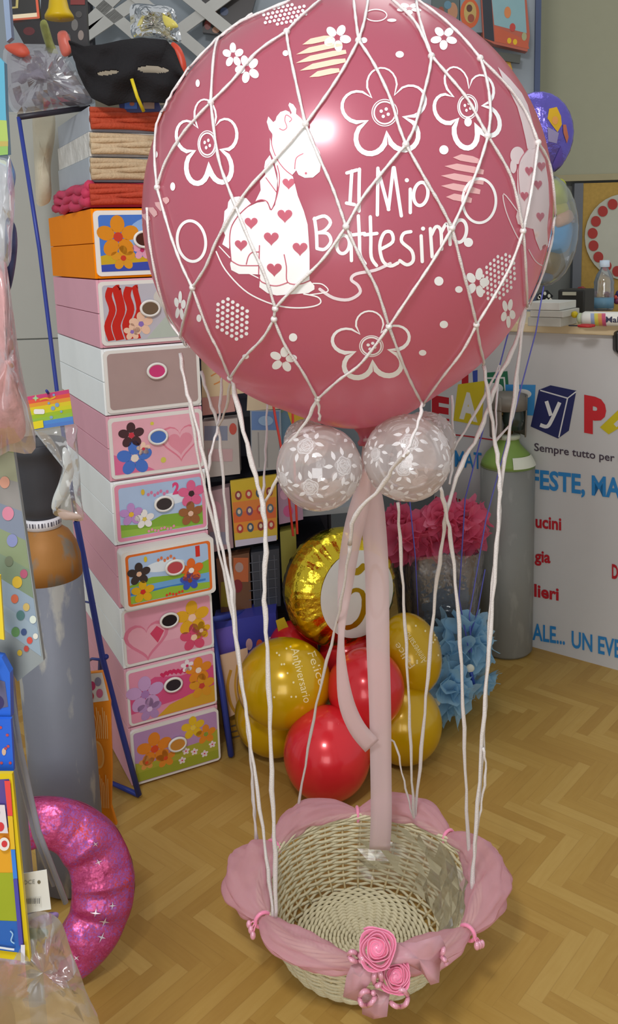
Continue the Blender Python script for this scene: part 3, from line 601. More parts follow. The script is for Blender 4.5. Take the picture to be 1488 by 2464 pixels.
# crumpled clear film lining the back of the basket
cel = sheer('F2F0EA', .06, .8, .16, 'cellophane', bump=.25, bscale=14, edge=.15); b = MB()
def film_(u, v_):
    th = math.radians(-18+110*u); s = .18+.80*v_; p = prof(s, th, -.012-.022*abs(noise.noise(V((u*5, v_*3, 3))))); return p+V((0, -.012*abs(noise.noise(V((u*6, v_*4, 8)))), 0))
b.sheet(film_, 14, 6, cel, smooth=False); b.build('cellophane_lining', t)
# ---------------------------------------------------------------- helpers for packs and bags
def card(name, label, cat, L, Y, th, col, art=None, group=None, bevel=0, pname='printed_card', parent=None, rough=.35, yaw=0.0):
    """flat pack with the outline L (pixels) standing at distance Y, th thick; yaw turns it about the upright axis"""
    cx = sum(p[0] for p in L)/len(L); X0 = P(cx, L[0][1], Y).x
    def T(x, y, k=0):
        d = ray(x, y); n = V((math.sin(yaw), -cos(yaw), 0)); c = V((X0, Y, 0)); p = EYE+d*((c-EYE).dot(n)/d.dot(n)); return p+n*(.0004*k)
    b = MB(); b.prism([T(x, y) for x, y in L], V((-sin(yaw)*th, cos(yaw)*th, 0)), M(col, rough) if isinstance(col, str) else col)
    if art: art(Art(b, T, rough=rough))
    if parent is not None: return b.build(pname, parent, bevel=bevel)
    o = b.build(name, bevel=bevel); tag(o, label, cat, group); return o
def bands(a, L0, L1, cols):
    """colour bands across a quad: L0 = left edge (top, bottom), L1 = right edge"""
    n = len(cols); lp = lambda p, q, t: (p[0]+(q[0]-p[0])*t, p[1]+(q[1]-p[1])*t)
    for i, c in enumerate(cols): a.poly([lp(*L0, i/n), lp(*L1, i/n), lp(*L1, (i+1)/n), lp(*L0, (i+1)/n)], c, lay=1)
    a.k = 2
def pillow(L, Y, dep, m, name, parent=None, seed=0, n=5, rough=.25, asone=None, smooth=True, flip=1):
    q = [V((x, y, 0)) for x, y in L]; q = smoothline(q, 4, True); N = len(q); c = sum(q, V())/N; b = MB(); vs = []
    zs = (c-EYE).length
    for side in (-1, 1):
        for i in range(n+1):
            s_ = 1-i/n*.999
            for p in q:
                x, y = c.x+(p.x-c.x)*s_, c.y+(p.y-c.y)*s_
                w_ = noise.noise(V((x*.03+seed, y*.03, side*2.0)))*rough
                vs.append(P(x, y, Y+side*dep*(math.sqrt(max(0, 1-s_*s_))*(1+w_*1.6)+w_*.25*(1-s_**4))))
    fs = []; B = (n+1)*N
    for sd in (0, 1):
        for i in range(n):
            for k in range(N):
                f = (sd*B+i*N+k, sd*B+i*N+(k+1) % N, sd*B+(i+1)*N+(k+1) % N, sd*B+(i+1)*N+k); fs.append(f if sd == 0 else f[::-1])
    b.add(vs, fs, m, smooth); return b.build(name, parent)
def wire(b, L, r, m, n=8): b.tube(L, r, m, n)
# ---------------------------------------------------------------- stack of toy drawers
DA, DB = F(318, 1893), F(530, 1828); DU = (DB-DA).normalized(); DN = V((-DU.y, DU.x, 0)); DW = .269; DH = .1795; DD = .56
SKIES = {'o': 'E08C10', 'p': 'DDA5B2', 'w': 'D6D8D6'}
def scene_hills(a, sky, hill, low=None):
    a.rrect(.03, .05, .97, .95, .03, sky, .05)
    a.poly([(.03, .06), (.97, .06), (.97, .34), (.8, .42), (.6, .30), (.4, .26), (.2, .36), (.03, .30)], hill)
    if low: a.poly([(.03, .05), (.97, .05), (.97, .14), (.5, .19), (.03, .16)], low)
def blob(a, x, y, r, c, n=9, amp=.12, sx=.64, rot=0.0):
    a.poly([(x+sx*r*(1+amp*sin(3*u+rot))*cos(u), y+r*(1+amp*cos(2*u+rot))*sin(u)) for u in (2*pi*i/24 for i in range(24))], c)
def bloom(a, x, y, r, c, c2): a.daisy(x, y, r, c, c2, 5, 90, .64, 1, .34)
def d8(a):
    scene_hills(a, '4A78C8', 'C9A428', '3C4FA8'); a.ell(.62, .62, .30, .30, '8FB0DC'); bloom(a, .22, .60, .34, 'D98A22', 'C8402C'); bloom(a, .26, .26, .20, 'D9962A', 'C8402C'); bloom(a, .46, .38, .16, 'E0A0B8', 'C23A68')
def d7(a):
    a.rrect(.02, .04, .98, .96, .03, 'B9B6BE', .05); a.poly([(.45, .05), (.97, .05), (.97, .6), (.7, .45)], 'B2BCB0'); a.ell(.75, .72, .2, .2, 'CBC6BC')
    for k, (x, w_) in enumerate(((.08, .07), (.17, .09), (.27, .08), (.36, .06))): a.stroke([(x, .06), (x-.03, .3), (x+.03, .55), (x, .78+.1*(k % 2)), (x+.03, .92)], w_, 'C02A20')
    bloom(a, .40, .30, .20, 'E6BFA4', '8C70B8'); bloom(a, .30, .18, .14, 'E6BFA4', '8C70B8')
def d6(a): a.rrect(.02, .03, .98, .97, .04, 'A9918C', .07)
def d5(a):
    a.rrect(.02, .04, .98, .96, .03, 'E3A8B4', .05); a.poly([(.02, .05), (.45, .05), (.3, .2), (.02, .4)], 'D86C94')
    a.heart(.75, .50, -.36, 'D97C90', .64); a.heart(.75, .50, -.32, 'E3A8B4', .64); a.heart(.75, .47, -.22, 'DB8C9C', .64)
    bloom(a, .24, .30, .30, '4A74C4', 'E8D8C8'); bloom(a, .22, .70, .22, '4A3034', 'C83A48'); bloom(a, .34, .44, .12, 'F0CDB4', 'C83A48'); a.ell(.45, .86, .02, .03, 'D6C94A'); a.ell(.55, .2, .03, .05, 'CFC45A')
def d4(a):
    a.rrect(.0, .0, 1, 1, .04, 'DD8FA6', .06); a.rrect(.04, .06, .96, .94, .03, 'A9BEDA', .05); a.ell(.62, .62, .2, .1, 'D8E0E8'); a.poly([(.04, .07), (.96, .07), (.96, .42), (.75, .34), (.5, .36), (.3, .24), (.04, .30)], '7FA83C')
    a.poly([(.04, .07), (.8, .07), (.5, .16), (.04, .2)], '94B94A'); a.text('2', .63, .70, .71, .70, -.20, 'D8487A', .05)
    for i in range(7): a.ell(.36+.035*i, .76+.03*sin(i*2.1), .016, .03, 'D07A9E')
    for i in range(9): a.ell(.34+.035*i, .11+.02*sin(i*1.7), .014, .025, 'DD8FA6')
    bloom(a, .16, .46, .20, 'B98CC4', 'E0B43A'); bloom(a, .30, .34, .17, 'E6E2DC', 'D8C05A'); bloom(a, .84, .66, .24, 'D8648C', '3C2A2C'); bloom(a, .82, .30, .22, '96603A', 'E0B8A0'); a.ell(.30, .82, .02, .05, 'D8B43A')
def d3(a):
    a.rrect(.0, .0, 1, 1, .04, 'E4E0D8', .06); a.rrect(.025, .04, .975, .96, .04, 'E0702C', .06); a.rrect(.055, .08, .945, .92, .03, 'A8C0DC', .05)
    a.ell(.45, .66, .22, .1, 'DCE4E8'); a.poly([(.055, .42), (.3, .5), (.6, .44), (.945, .62), (.945, .3), (.055, .3)], '86B03A'); a.rect(.055, .20, .945, .38, '6FA4D4'); a.rect(.055, .24, .9, .28, '3E7CC0')
    a.poly([(.055, .09), (.945, .09), (.945, .2), (.5, .26), (.055, .22)], '93B83C'); a.text('1', .80, .72, .85, .72, -.18, 'CE3028', .06)
    for i in range(6): a.ell(.38+.035*i, .78+.03*sin(i*2.1), .015, .03, 'D8784C')
    for i in range(6): a.ell(.45+.035*i, .12+.015*sin(i*1.7), .014, .025, 'D8442C')
    bloom(a, .16, .60, .20, '3E3432', 'E4B896'); bloom(a, .19, .27, .20, 'D9A81E', 'CE3028'); bloom(a, .74, .48, .22, 'DE6A28', 'F0EAE0'); bloom(a, .72, .30, .18, '3C55B4', '8C4A2C'); a.ell(.24, .84, .018, .05, 'DCC02C')
def d2(a):
    a.rrect(.01, .02, .99, .98, .03, 'DF9CAE', .05); a.rect(.01, .3, .99, .5, 'E3A8B6'); a.heart(.24, .42, -.40, 'D77A92', .64); a.heart(.24, .42, -.33, 'E2A4B2', .64); a.poly([(.28, .5), (.36, .3), (.44, .5), (.36, .62)], 'CE4464')
    bloom(a, .77, .62, .32, 'DFA828', 'F0C8AC'); bloom(a, .78, .24, .26, 'D24E6E', 'F0C8AC'); bloom(a, .87, .34, .17, 'DFA828', 'E8B8A0')
def d1(a):
    a.rrect(.01, .02, .99, .98, .03, 'DD8FA8', .05); a.poly([(.01, .2), (.99, .3), (.99, .75), (.6, .7), (.3, .8), (.01, .6)], 'D25280'); a.poly([(.3, .03), (.99, .03), (.99, .36), (.7, .3), (.45, .2)], 'D2A034')
    for i in range(6): a.heart(.40+.05*i, .80+.02*sin(i), -.06, 'CC3060', .64)
    bloom(a, .18, .52, .34, 'C49CC8', 'A87CB4'); bloom(a, .22, .22, .22, 'B08ABC', 'D8B8DC'); bloom(a, .81, .72, .25, 'DE8A2C', 'F0D8C0'); bloom(a, .84, .40, .24, 'D9982E', 'C84838'); bloom(a, .68, .86, .12, 'EADCE0', 'CC3060')
def d0(a):
    a.rrect(.01, .02, .99, .98, .03, 'B48CB8', .05); a.poly([(.01, .03), (.99, .03), (.99, .62), (.8, .46), (.5, .44), (.2, .34), (.01, .4)], 'A8A83C'); a.poly([(.01, .03), (.99, .03), (.99, .2), (.4, .24), (.01, .2)], '98A034')
    bloom(a, .70, .78, .22, 'E0B82C', 'E8C84C'); bloom(a, .24, .58, .32, 'E0862C', 'D8502C'); bloom(a, .36, .34, .18, 'DE8A30', 'D8502C'); bloom(a, .14, .36, .14, 'DE9A50', 'D8502C'); bloom(a, .85, .58, .19, 'DE8A2C', '8CA03C')
    for x, y in ((.55, .2), (.7, .3), (.82, .2), (.92, .34), (.6, .36)): bloom(a, x, y, .07, 'E8D8DC', 'D83C5C')
DRW = [('p', d0, 'lowest toy drawer, lilac sky over green field front', 'C88A3C', .50, .56), ('p', d1, 'pink drawer unit second from the floor, magenta front with gold foot', '2E2830', .50, .58),
       ('w', d2, 'white drawer unit with rose pink heart front, third from the floor', '1E1A1E', .50, .68), ('p', d3, 'drawer with orange rim and lake print, pulled slightly out of its pink case', 'B84A50', .55, .60),
       ('w', d4, 'white drawer unit with pink rim, green meadow and a number 2', '3A3436', .52, .56), ('p', d5, 'pink drawer unit with blue flower and rose hearts, blue oval handle hole', '4A70B8', .50, .62),
       ('w', d6, 'plain white drawer unit with a pink oval handle hole', 'C83C74', .53, .62), ('p', d7, 'pink drawer unit with grey front and red seaweed shapes', '6C5A46', .50, .55), ('o', d8, 'orange drawer unit with blue front, topmost of the stack', '4A2A20', .48, .55)]
for k, (cc, fn, lab, hc, hx, hy) in enumerate(DRW):
    o = DA + V((0, 0, .002+k*DH)); o.z = .002+k*DH; out = .045 if k == 3 else (.006 if k != 0 else .012)
    t = thing('toy_drawer_unit', lab, 'drawer unit', o+DU*DW/2+DN*DD/2, 'stacked toy drawers')
    cm = M({'o': 'F58A00', 'p': 'DFA6B4', 'w': 'EFF3F2'}[cc], .6, var=.03, spec=.08); b = MB(); th = .008
    for z_, h_ in ((0, DH*.5-.001), (DH*.5+.0005, DH*.5-.0035)):
        b.obox(o+V((0, 0, z_)), DU*th, DN*DD, V((0, 0, h_)), cm); b.obox(o+DU*(DW-th)+V((0, 0, z_)), DU*th, DN*DD, V((0, 0, h_)), cm)
    b.obox(o+DU*th, DU*(DW-2*th), DN*DD, V((0, 0, th)), cm); b.obox(o+DU*th+V((0, 0, DH-.011)), DU*(DW-2*th), DN*DD, V((0, 0, th)), cm); b.obox(o+DU*th+DN*(DD-th), DU*(DW-2*th), DN*th, V((0, 0, DH-.004)), cm)
    b.build('case', t, bevel=.0015)
    fo = o-DN*out+V((0, 0, .006))+DU*.004; FWd, FH = DW-.006, DH-.014
    rim = M('E2DFD8' if cc != 'o' else 'E8E4DC', .35, var=.02); b = MB()
    rr = [(.985, .5)]; pts = []
    for cx, cy, a0 in ((.955, .93, 0), (.045, .93, 90), (.045, .07, 180), (.955, .07, 270)):
        for q in range(6): u = math.radians(a0+18*q); pts.append(fo+DU*FWd*(cx+.045*cos(u))+V((0, 0, FH*(cy+.07*sin(u)))))
    b.prism(pts, DN*(.012+ (out if k == 3 else 0)), rim)
    a = Art(b, lambda x, y, q: fo+DU*FWd*(.015+.97*x)+V((0, 0, FH*(.02+.96*y)))-DN*(.0005+.0003*q), inc=.34, rough=.33); fn(a); fb = b.build('drawer_front', t)
    b = MB(); a = Art(b, lambda x, y, q: fo+DU*FWd*x+V((0, 0, FH*y))-DN*(.009+.0004*q)); hw = M(hc, .3)
    a.ell(hx, hy, .088, .105, hw); c = fo+DU*FWd*hx+V((0, 0, FH*hy))-DN*.0075
    b.tube([c+DU*FWd*.095*cos(u)+V((0, 0, FH*.118*sin(u))) for u in (2*pi*i/28 for i in range(28))], .0038, rim, 6, closed=True); b.build('handle_hole', fb)
# ---------------------------------------------------------------- boxes of braided hair on top of the drawers
z = .002+9*DH+.002
for k, (hgt, sc, fc, ins, lab, sd) in enumerate(((.062, 'C23A58', 'B8452E', .005, 'clear box of crimson and rust wool braids lying on the orange drawer unit', 1), (.063, 'A3AAB0', 'BFA684', .012, 'grey sided box with beige braids, second above the orange drawer unit', 0),
        (.060, 'CFCCC4', 'C6AE8C', .016, 'crumpled clear pack of cream braids, third above the orange drawer unit', 2), (.062, 'A8ADB4', 'B5482C', .020, 'grey sided box of rust red braids, topmost below the black mask', 0))):
    o = DA+DU*ins+DN*.02; o.z = z; wd = .33; dp = .40
    t = thing('braid_box', lab, 'box', o+DU*wd/2+DN*dp/2, 'braid boxes above the drawers')
    b = MB(); b.obox(o+DN*.012, DU*wd, DN*(dp-.012), V((0, 0, hgt)), M(sc, .4, bump=1.0 if sd == 2 else 0, bscale=22, var=.2 if sd == 2 else .07, vscale=26)); b.build('carton', t, bevel=.003) if sd != 2 else b.build('crumpled_pack', t)
    b = MB(); fm = M(fc, .75, var=.25, vscale=70, bump=.4, bscale=160)
    for q in range(5):
        L = [o+DU*(wd*i/22)-DN*(.002+.004*sin(i*.4+q*2.1))+V((0, 0, hgt*(.20+.15*q)+.002*sin(i*.35+q*1.7))) for i in range(23)]
        b.tube(L, [.0085+.001*sin(i*.5+q) for i in range(23)], fm, 8)
    b.build('braided_wool', t)
    if sd == 1:
        b = MB(); sm_ = M('C43C5C', .7, var=.2, vscale=60) if sd == 1 else M('D2CFC6', .5, var=.1)
        for q in range(3): b.tube([o+DN*(dp*i/16)-DU*(.002+.006*sin(i*1.3+q*2))+V((0, 0, hgt*(.2+.3*q)+.005*sin(i*.9+q))) for i in range(17)], [.0125+.0022*sin(i*1.2+q) for i in range(17)], sm_, 8)
        b.build('side_bundle', t)
    z += hgt+.001
ZT = z
o_ = pillow([(80,272),(108,266),(131,275),(132,330),(122,400),(124,470),(112,492),(88,490),(84,420),(80,340)], 2.72, .05, M('C9BFA6', .5, var=.12, bump=.4, bscale=25), 'cream_wool_pack', seed=4)
tag(o_, 'tall cream wool bundle standing left of the braid boxes', 'bundle')
# white cupboard behind
b = MB(); x0_ = P(8, 700, 2.98).x; zt_ = P(60, 268, 2.98).z; wm = M('A6A79F', .5, var=.02)
t = thing('white_cupboard', 'plain white cupboard side behind the drawers and left gas cylinder', 'cupboard', ((x0_-.5)/2, 3.15, 0))
b = MB(); b.obox((x0_, 2.98, 0), (-.50-x0_, 0, 0), (0, .40, 0), (0, 0, zt_), wm); b.build('carcass', t, bevel=.003)
b = MB(); zs_ = P(80, 815, 2.98).z
for z_, z2 in ((.03, zs_-.002), (zs_+.002, zt_-.01)): b.obox((x0_+.01, 2.966, z_), (-.52-x0_, 0, 0), (0, .016, 0), (0, 0, z2-z_), wm); b.build('panel', t, bevel=.002); b = MB()
# ---------------------------------------------------------------- blue metal display stands
bluem = M('33418F', .35, .1, var=.06, name='blue_enamel')
def at(px, py, Y): return P(px, py, Y)
t = thing('display_stand', 'tall thin blue metal stand leaning left of the drawer stack', 'stand', F(335, 1925))
f0 = F(335, 1922); f0.z = .012; tp = P(45, 282, 2.30); md = P(184, 1255, 2.215); kn = P(248, 1588, 2.21); bkp = F(262, 1890); bkp.z = .012
b = MB(); b.tube([tp, P(95, 600, 2.27), P(137, 940, 2.24), md], .0055, bluem, 8); b.build('upright', t)
b = MB(); b.tube([md, P(216, 1420, 2.21), kn, P(290, 1750, 2.205), f0], .0085, bluem, 8); b.build('lower_upright', t)
b = MB(); b.tube([f0, bkp, P(248, 1760, 2.33), P(240, 1660, 2.32), P(243, 1588, 2.24), P(256, 1580, 2.21)], .0075, bluem, 8); b.build('foot_frame', t)
b = MB(); b.tube([tp, P(120, 272, 2.36), P(215, 258, 2.44)], .0075, M('2E2B33', .4), 8); b.build('top_bar', t)
b = MB(); b.tube([kn, P(222, 1585, 2.26), P(206, 1594, 2.30)], .004, bluem, 6); b.tube([P(200, 1447, 2.26), P(228, 1452, 2.22)], .003, bluem, 6); b.build('hook', t)
b = MB(); b.tube([P(150, 985, 2.235), P(128, 950, 1.98), P(116, 946, 1.74), P(112, 940, 1.72)], .0028, bluem, 6); b.build('hook', t)
# long flat orange toy leaning behind the grey cylinder
def orng(a):
    a.poly([(207,1622),(246,1618),(262,1685),(210,1692)], 'D9D2C8')
    for x, y, c in ((222,1650,'C0426C'),(236,1640,'8A8498'),(218,1675,'C0343C'),(240,1668,'C86A88')): a.ell(x, y, 8, 11, c, lay=3)
    a.k = 4; a.ell(236, 1815, 15, 34, 'E0A860', -8); a.ell(236, 1815, 11, 28, 'DE9340', -8)
    for i in range(9): a.stroke([(217+i*5, 1700+9*(i % 3)), (224+i*4.4, 1740+7*(i % 2)), (220+i*5, 1775)], 2.0, 'E8B470')
    for i in range(8): a.stroke([(226+i*5, 1860+9*(i % 3)), (234+i*4, 1900), (232+i*4.5, 1940)], 2.0, 'E8B470')
card('orange_toy_sword', 'long flat orange toy with a pale oval, leaning behind the left grey cylinder', 'toy', [(207,1620),(246,1616),(256,1650),(266,1690),(270,1850),(268,1940),(282,1986),(250,1985),(232,1960),(222,1850),(212,1690)], 2.06, .012, 'DE8420', orng, bevel=.002)
# ---------------------------------------------------------------- left gas cylinder
def cylinder_skin(name, c1, c2):
    m = M(c1, .55, .15, var=.12, vscale=6, bump=.08, bscale=30); nt = m.node_tree; bs = nt.nodes['Principled BSDF']
    tc = nt.nodes['Texture Coordinate']; mp = nt.nodes.new('ShaderNodeMapping'); mp.inputs['Scale'].default_value = (22, 22, 7); nt.links.new(tc.outputs['Object'], mp.inputs[0])
    nz = nt.nodes.new('ShaderNodeTexNoise'); nz.inputs['Detail'].default_value = 6; nz.inputs['Scale'].default_value = 1; nt.links.new(mp.outputs[0], nz.inputs['Vector'])
    rp = nt.nodes.new('ShaderNodeValToRGB'); rp.color_ramp.elements[0].position = .55; rp.color_ramp.elements[0].color = (0, 0, 0, 1); rp.color_ramp.elements[1].position = .63; rp.color_ramp.elements[1].color = (1, 1, 1, 1)
    nt.links.new(nz.outputs['Fac'], rp.inputs[0]); mx = nt.nodes.new('ShaderNodeMix'); mx.data_type = 'RGBA'; src = bs.inputs['Base Color'].links[0].from_socket
    nt.links.new(rp.outputs[0], mx.inputs[0]); nt.links.new(src, mx.inputs[6]); mx.inputs[7].default_value = lin(c2)+(1,); nt.links.new(mx.outputs[2], bs.inputs['Base Color']); return m
GX, GY, GR = -.612, 1.90, .080
t = thing('gas_cylinder', 'tall worn grey gas cylinder with ochre shoulder and black cap, left', 'gas cylinder', (GX, GY, 0), 'gas cylinders')
zsh = P(190, 1370, GY).z; zt = P(100, 1262, GY).z
b = MB(); b.lathe([(GR-.012, .0), (GR, .012), (GR, zsh-.012)], (GX, GY, 0), cylinder_skin('worn_grey', '72757E', '98968F'), 48); b.build('body', t)
b = MB(); hs = zt-zsh; b.lathe([(GR, zsh-.012), (GR*.985, zsh+hs*.3), (GR*.90, zsh+hs*.58), (GR*.72, zsh+hs*.82), (GR*.48, zsh+hs*.96), (.034, zsh+hs+.004), (.034, zsh+hs+.02)], (GX, GY, 0), cylinder_skin('worn_ochre', '9A6A34', '7E7466'), 48); b.build('shoulder', t)
b = MB(); b.lathe([(.042, zt-.004), (.0425, zt+.020), (.040, zt+.020)], (GX, GY, 0), M('D4D2D6', .4), 32)
for i in range(14): u = 2*pi*(i*.026+.66); q = V((cos(u), sin(u), 0)); b.obox(V((GX, GY, zt+.004))+q*.0423, V((-q.y, q.x, 0))*(.0016+.0012*(i % 3)), q*.0006, V((0, 0, .010)), M('55525C', .5))
b.build('paper_band', t)
zc = P(100, 1065, GY-.02).z; blk = M('3A3B40', .5, var=.15, name='black_plastic'); b = MB()
b.lathe([(.036, zt+.02), (.040, zt+.022), (.0455, zt+.05), (.056, zc-.055), (.060, zc-.03), (.0665, zc-.022), (.0675, zc-.004), (.064, zc), (.058, zc-.006), (.050, zc-.06), (.036, zt+.05), (0, zt+.05)], (GX, GY, 0), blk, 40); b.build('guard_cap', t)
# ---------------------------------------------------------------- right gas cylinder
RX_, RY_, RR_ = .716, 2.985, .0965; q0 = F(1232, 1590); RX_ = q0.x; RY_ = q0.y+.095
t = thing('gas_cylinder', 'grey gas cylinder with green shoulder standing before the printed counter', 'gas cylinder', (RX_, RY_, 0), 'gas cylinders')
zs2 = P(1225, 1128, RY_-.06).z
b = MB(); b.lathe([(RR_-.010, 0), (RR_, .012), (RR_, zs2)], (RX_, RY_, 0), cylinder_skin('speckled_grey', '85857F', '8F8F88'), 48); b.build('body', t)
b = MB(); b.lathe([(RR_+.0006, zs2-.003), (RR_*.95, zs2+.016), (RR_*.80, zs2+.042), (RR_*.60, zs2+.062), (.044, zs2+.078), (.036, zs2+.10)], (RX_, RY_, 0), M('7E9B4A', .45, var=.12), 48); b.build('shoulder', t)
b = MB()
def lab_(u, v_):
    q = -pi/2-.02+1.25*u; s_ = .05+.80*v_; r = RR_*(1.0-.24*s_**1.3)+.004; return V((RX_+r*cos(q), RY_+r*sin(q), zs2+.047*s_+.003))
b.sheet(lab_, 14, 4, M('D8DAC8', .5)); b.build('paper_label', t)
b = MB(); b.lathe([(.036, zs2+.095), (.044, zs2+.10), (.044, zs2+.112), (.030, zs2+.115)], (RX_, RY_, 0), M('B9BEA6', .4), 32); b.build('collar', t)
zv = zs2+.115; b = MB(); b.lathe([(.018, zv), (.018, zv+.05), (.024, zv+.052), (.024, zv+.10), (.012, zv+.105), (.012, zv+.125)], (RX_, RY_, 0), M('8A6A34', .35, .7), 20)
b.tube([V((RX_, RY_, zv+.075)), V((RX_-.045, RY_-.02, zv+.075))], .011, M('8A6A34', .35, .7), 12); b.build('brass_valve', t)
b = MB(); b.lathe([(.010, zv+.03), (.036, zv+.02), (.040, zv+.06), (.034, zv+.115), (.016, zv+.125), (0, zv+.125)], (RX_+.014, RY_-.018, 0), M('2E3A34', .25, coat=.4), 28); b.build('valve_knob', t)
# open bell guard above the valve: two cheeks and a round top
gm = M('7C766C', .5, .2, var=.12); ztop = P(1240, 950, RY_).z; b = MB()
for a0 in (.25, pi+.25):
    def ck(u, v_, a0=a0): q = a0-.75+1.5*u; r = .062+.004*v_; return V((RX_+r*cos(q), RY_+r*sin(q), zv-.010+(ztop-zv+.01)*v_))
    b.sheet(ck, 12, 6, gm)
b.build('guard_cheek', t, solid=.004)
b = MB(); b.lathe([(.0, ztop+.012), (.045, ztop+.008), (.066, ztop-.006), (.067, ztop-.05), (.063, ztop-.05), (.062, ztop-.008), (0, ztop-.004)], (RX_, RY_, 0), gm, 36); b.build('guard_top', t)
# ---------------------------------------------------------------- gold and red balloon stand on the floor
goldl = M('C9A000', .24, .2, coat=.5, var=.04, name='gold_latex'); redl = M('D8262F', .26, .12, coat=.5, var=.04, name='red_latex'); gprint = M('EBD9A0', .5)
def latex(px, py, rx, ry, Y, rot, m, label, grp, nkpx, floor=False, prt=None):
    E = ell_at(px, py, rx, ry, Y, rot)
    if floor:
        ext = math.sqrt(sum(a_.z**2 for a_ in E.A)); E = Ell(E.c+V((0, 0, ext-E.c.z+.001)), E.A)
    t = thing('latex_balloon', label, 'balloon', E.c-V((0, 0, ry*.0011)), grp); nk = (P(*nkpx)-E.c).normalized(); nl = (E.I@nk).normalized()
    b = MB(); b.ball(E.c, E.A, m, 56, 40, lambda d: 1+.07*max(0, (d.dot(nl)-.9)/.1)**2)
    if prt: prt(Art(b, lambda x, y, k: E.hit(x, y, .0006), dense=10, inc=0), E)
    b.build('balloon_skin', t); e = E.c+(E.A[0]*nl.x+E.A[1]*nl.y+E.A[2]*nl.z)*1.03; xx = nk.orthogonal().normalized(); b = MB()
    b.lathe([(.012, -.006), (.006, .006), (.009, .014)], e, m, 12, xx, nk.cross(xx), nk); b.build('neck', t); return E
def anniv(x0, y0, x1, y1, fx0, fy0, fx1, fy1, h):
    def f(a, E):
        a.text('Anniversario', x0, y0, x1, y1, h, gprint, .0); a.text('Felice', fx0, fy0, fx1, fy1, h, gprint, .0)
        rnd = random.Random(int(x0))
        for _ in range(14): a.ell(x0-25+rnd.uniform(-15, 60), rnd.uniform(min(y0, y1)-15, max(y0, y1)+10), 2.4, 2.8, gprint, n=8)
    return f
GB, RB = 'gold balloons of the stand', 'red balloons of the stand'; NK = (850, 1700, 2.36)
latex(663, 1755, 96, 98, 2.42, 0, goldl, 'plain gold balloon on the floor, lower left of the cluster', GB, NK, True)
latex(972, 1785, 92, 98, 2.36, 0, goldl, 'plain gold balloon on the floor, lower right of the cluster', GB, NK, True)
latex(684, 1644, 114, 108, 2.33, 0, goldl, 'large gold printed balloon, upper left of the cluster', GB, NK, False, anniv(700, 1562, 732, 1692, 740, 1572, 768, 1650, 20))
latex(988, 1572, 74, 97, 2.44, 12, goldl, 'gold printed balloon at upper right, beside the blue tulle flowers', GB, NK, False, anniv(1030, 1590, 985, 1520, 1000, 1600, 960, 1545, 18))
latex(706, 1560, 60, 66, 2.52, 0, redl, 'red balloon mostly hidden behind the gold ones at the left', RB, NK)
latex(838, 1575, 70, 60, 2.50, 0, redl, 'red balloon peeping out just below the foil number balloon', RB, NK)
latex(881, 1656, 93, 96, 2.30, 0, redl, 'upper red balloon behind the pink ribbon', RB, NK)
latex(788, 1828, 105, 111, 2.20, 0, redl, 'lower red balloon resting on the floor in front of the cluster', RB, NK, True)
# round foil balloon with the number
FC = P(818, 1412, 2.50); Fn = V((.42, -.88, .12)).normalized(); Fx = V((0, 0, 1)).cross(Fn).normalized(); Fy = Fn.cross(Fx); FR = .182
goldf = M('E2C437', .16, 1.0, var=.10, vscale=9, bump=.45, bscale=30, name='gold_foil')
t = thing('foil_number_balloon', 'round gold foil balloon with the number 50 in a white disc', 'balloon', FC-V((0, 0, FR)))
b = MB()
def lens(u, v_, sgn):
    q = 2*pi*u; r = FR*v_; s_ = math.sqrt(max(0, 1-v_*v_)); pk = .007*(v_**4)*sin(17*q+3*sin(3*q))*(1-v_**12) + .005*v_**6*sin(41*q)*(1-v_**20)
    return FC + Fx*(r*cos(q)) + Fy*(r*sin(q)) + Fn*(sgn*(FR*.50*s_**.8+pk))
b.sheet(lambda u, v_: lens(u, v_, 1), 120, 26, goldf, cu=True); b.sheet(lambda u, v_: lens(u, v_, -1), 120, 20, goldf, cu=True)
def fT(x, y, k):
    r = min(1, math.hypot(x, y)); q = math.atan2(y, x); s_ = math.sqrt(max(0, 1-r*r)); return FC+Fx*(FR*r*cos(q))+Fy*(FR*r*sin(q))+Fn*(FR*.50*s_**.8+.004+.0006*k)
a = Art(b, fT, dense=.06, inc=0, rough=.3); a.ell(.12, -.06, .70, .72, 'D8D4CC', n=48); a.k = 2; gd = M('A8820C', .25, .7)
_T = a.T; a.T = lambda x, y, k: _T(x*1.12+.10, y*1.12-.03, k)
a.stroke([(-.10, .36), (-.16, .18), (-.24, -.02)], .055, gd); a.stroke([(-.10, .36), (.0, .33), (.10, .38)], .10, gd)
a.stroke([(-.24, -.02), (-.10, .08), (.03, .02), (.06, -.18), (-.02, -.38), (-.18, -.46), (-.32, -.40), (-.36, -.26), (-.29, -.18)], [.05, .06, .08, .10, .10, .08, .06, .05, .06], gd)
a.stroke([(.30+.15*cos(u), -.04+.38*sin(u)) for u in (2*pi*i/20 for i in range(20))], .07, gd, closed=True)
b.build('foil_body', t)
b = MB(); b.tube([FC-Fy*FR*.98, FC-Fy*FR*1.08+V((0, .02, 0)), P(835, 1640, 2.45)], .005, M('C8A01A', .3, .6), 6); b.build('stem', t)
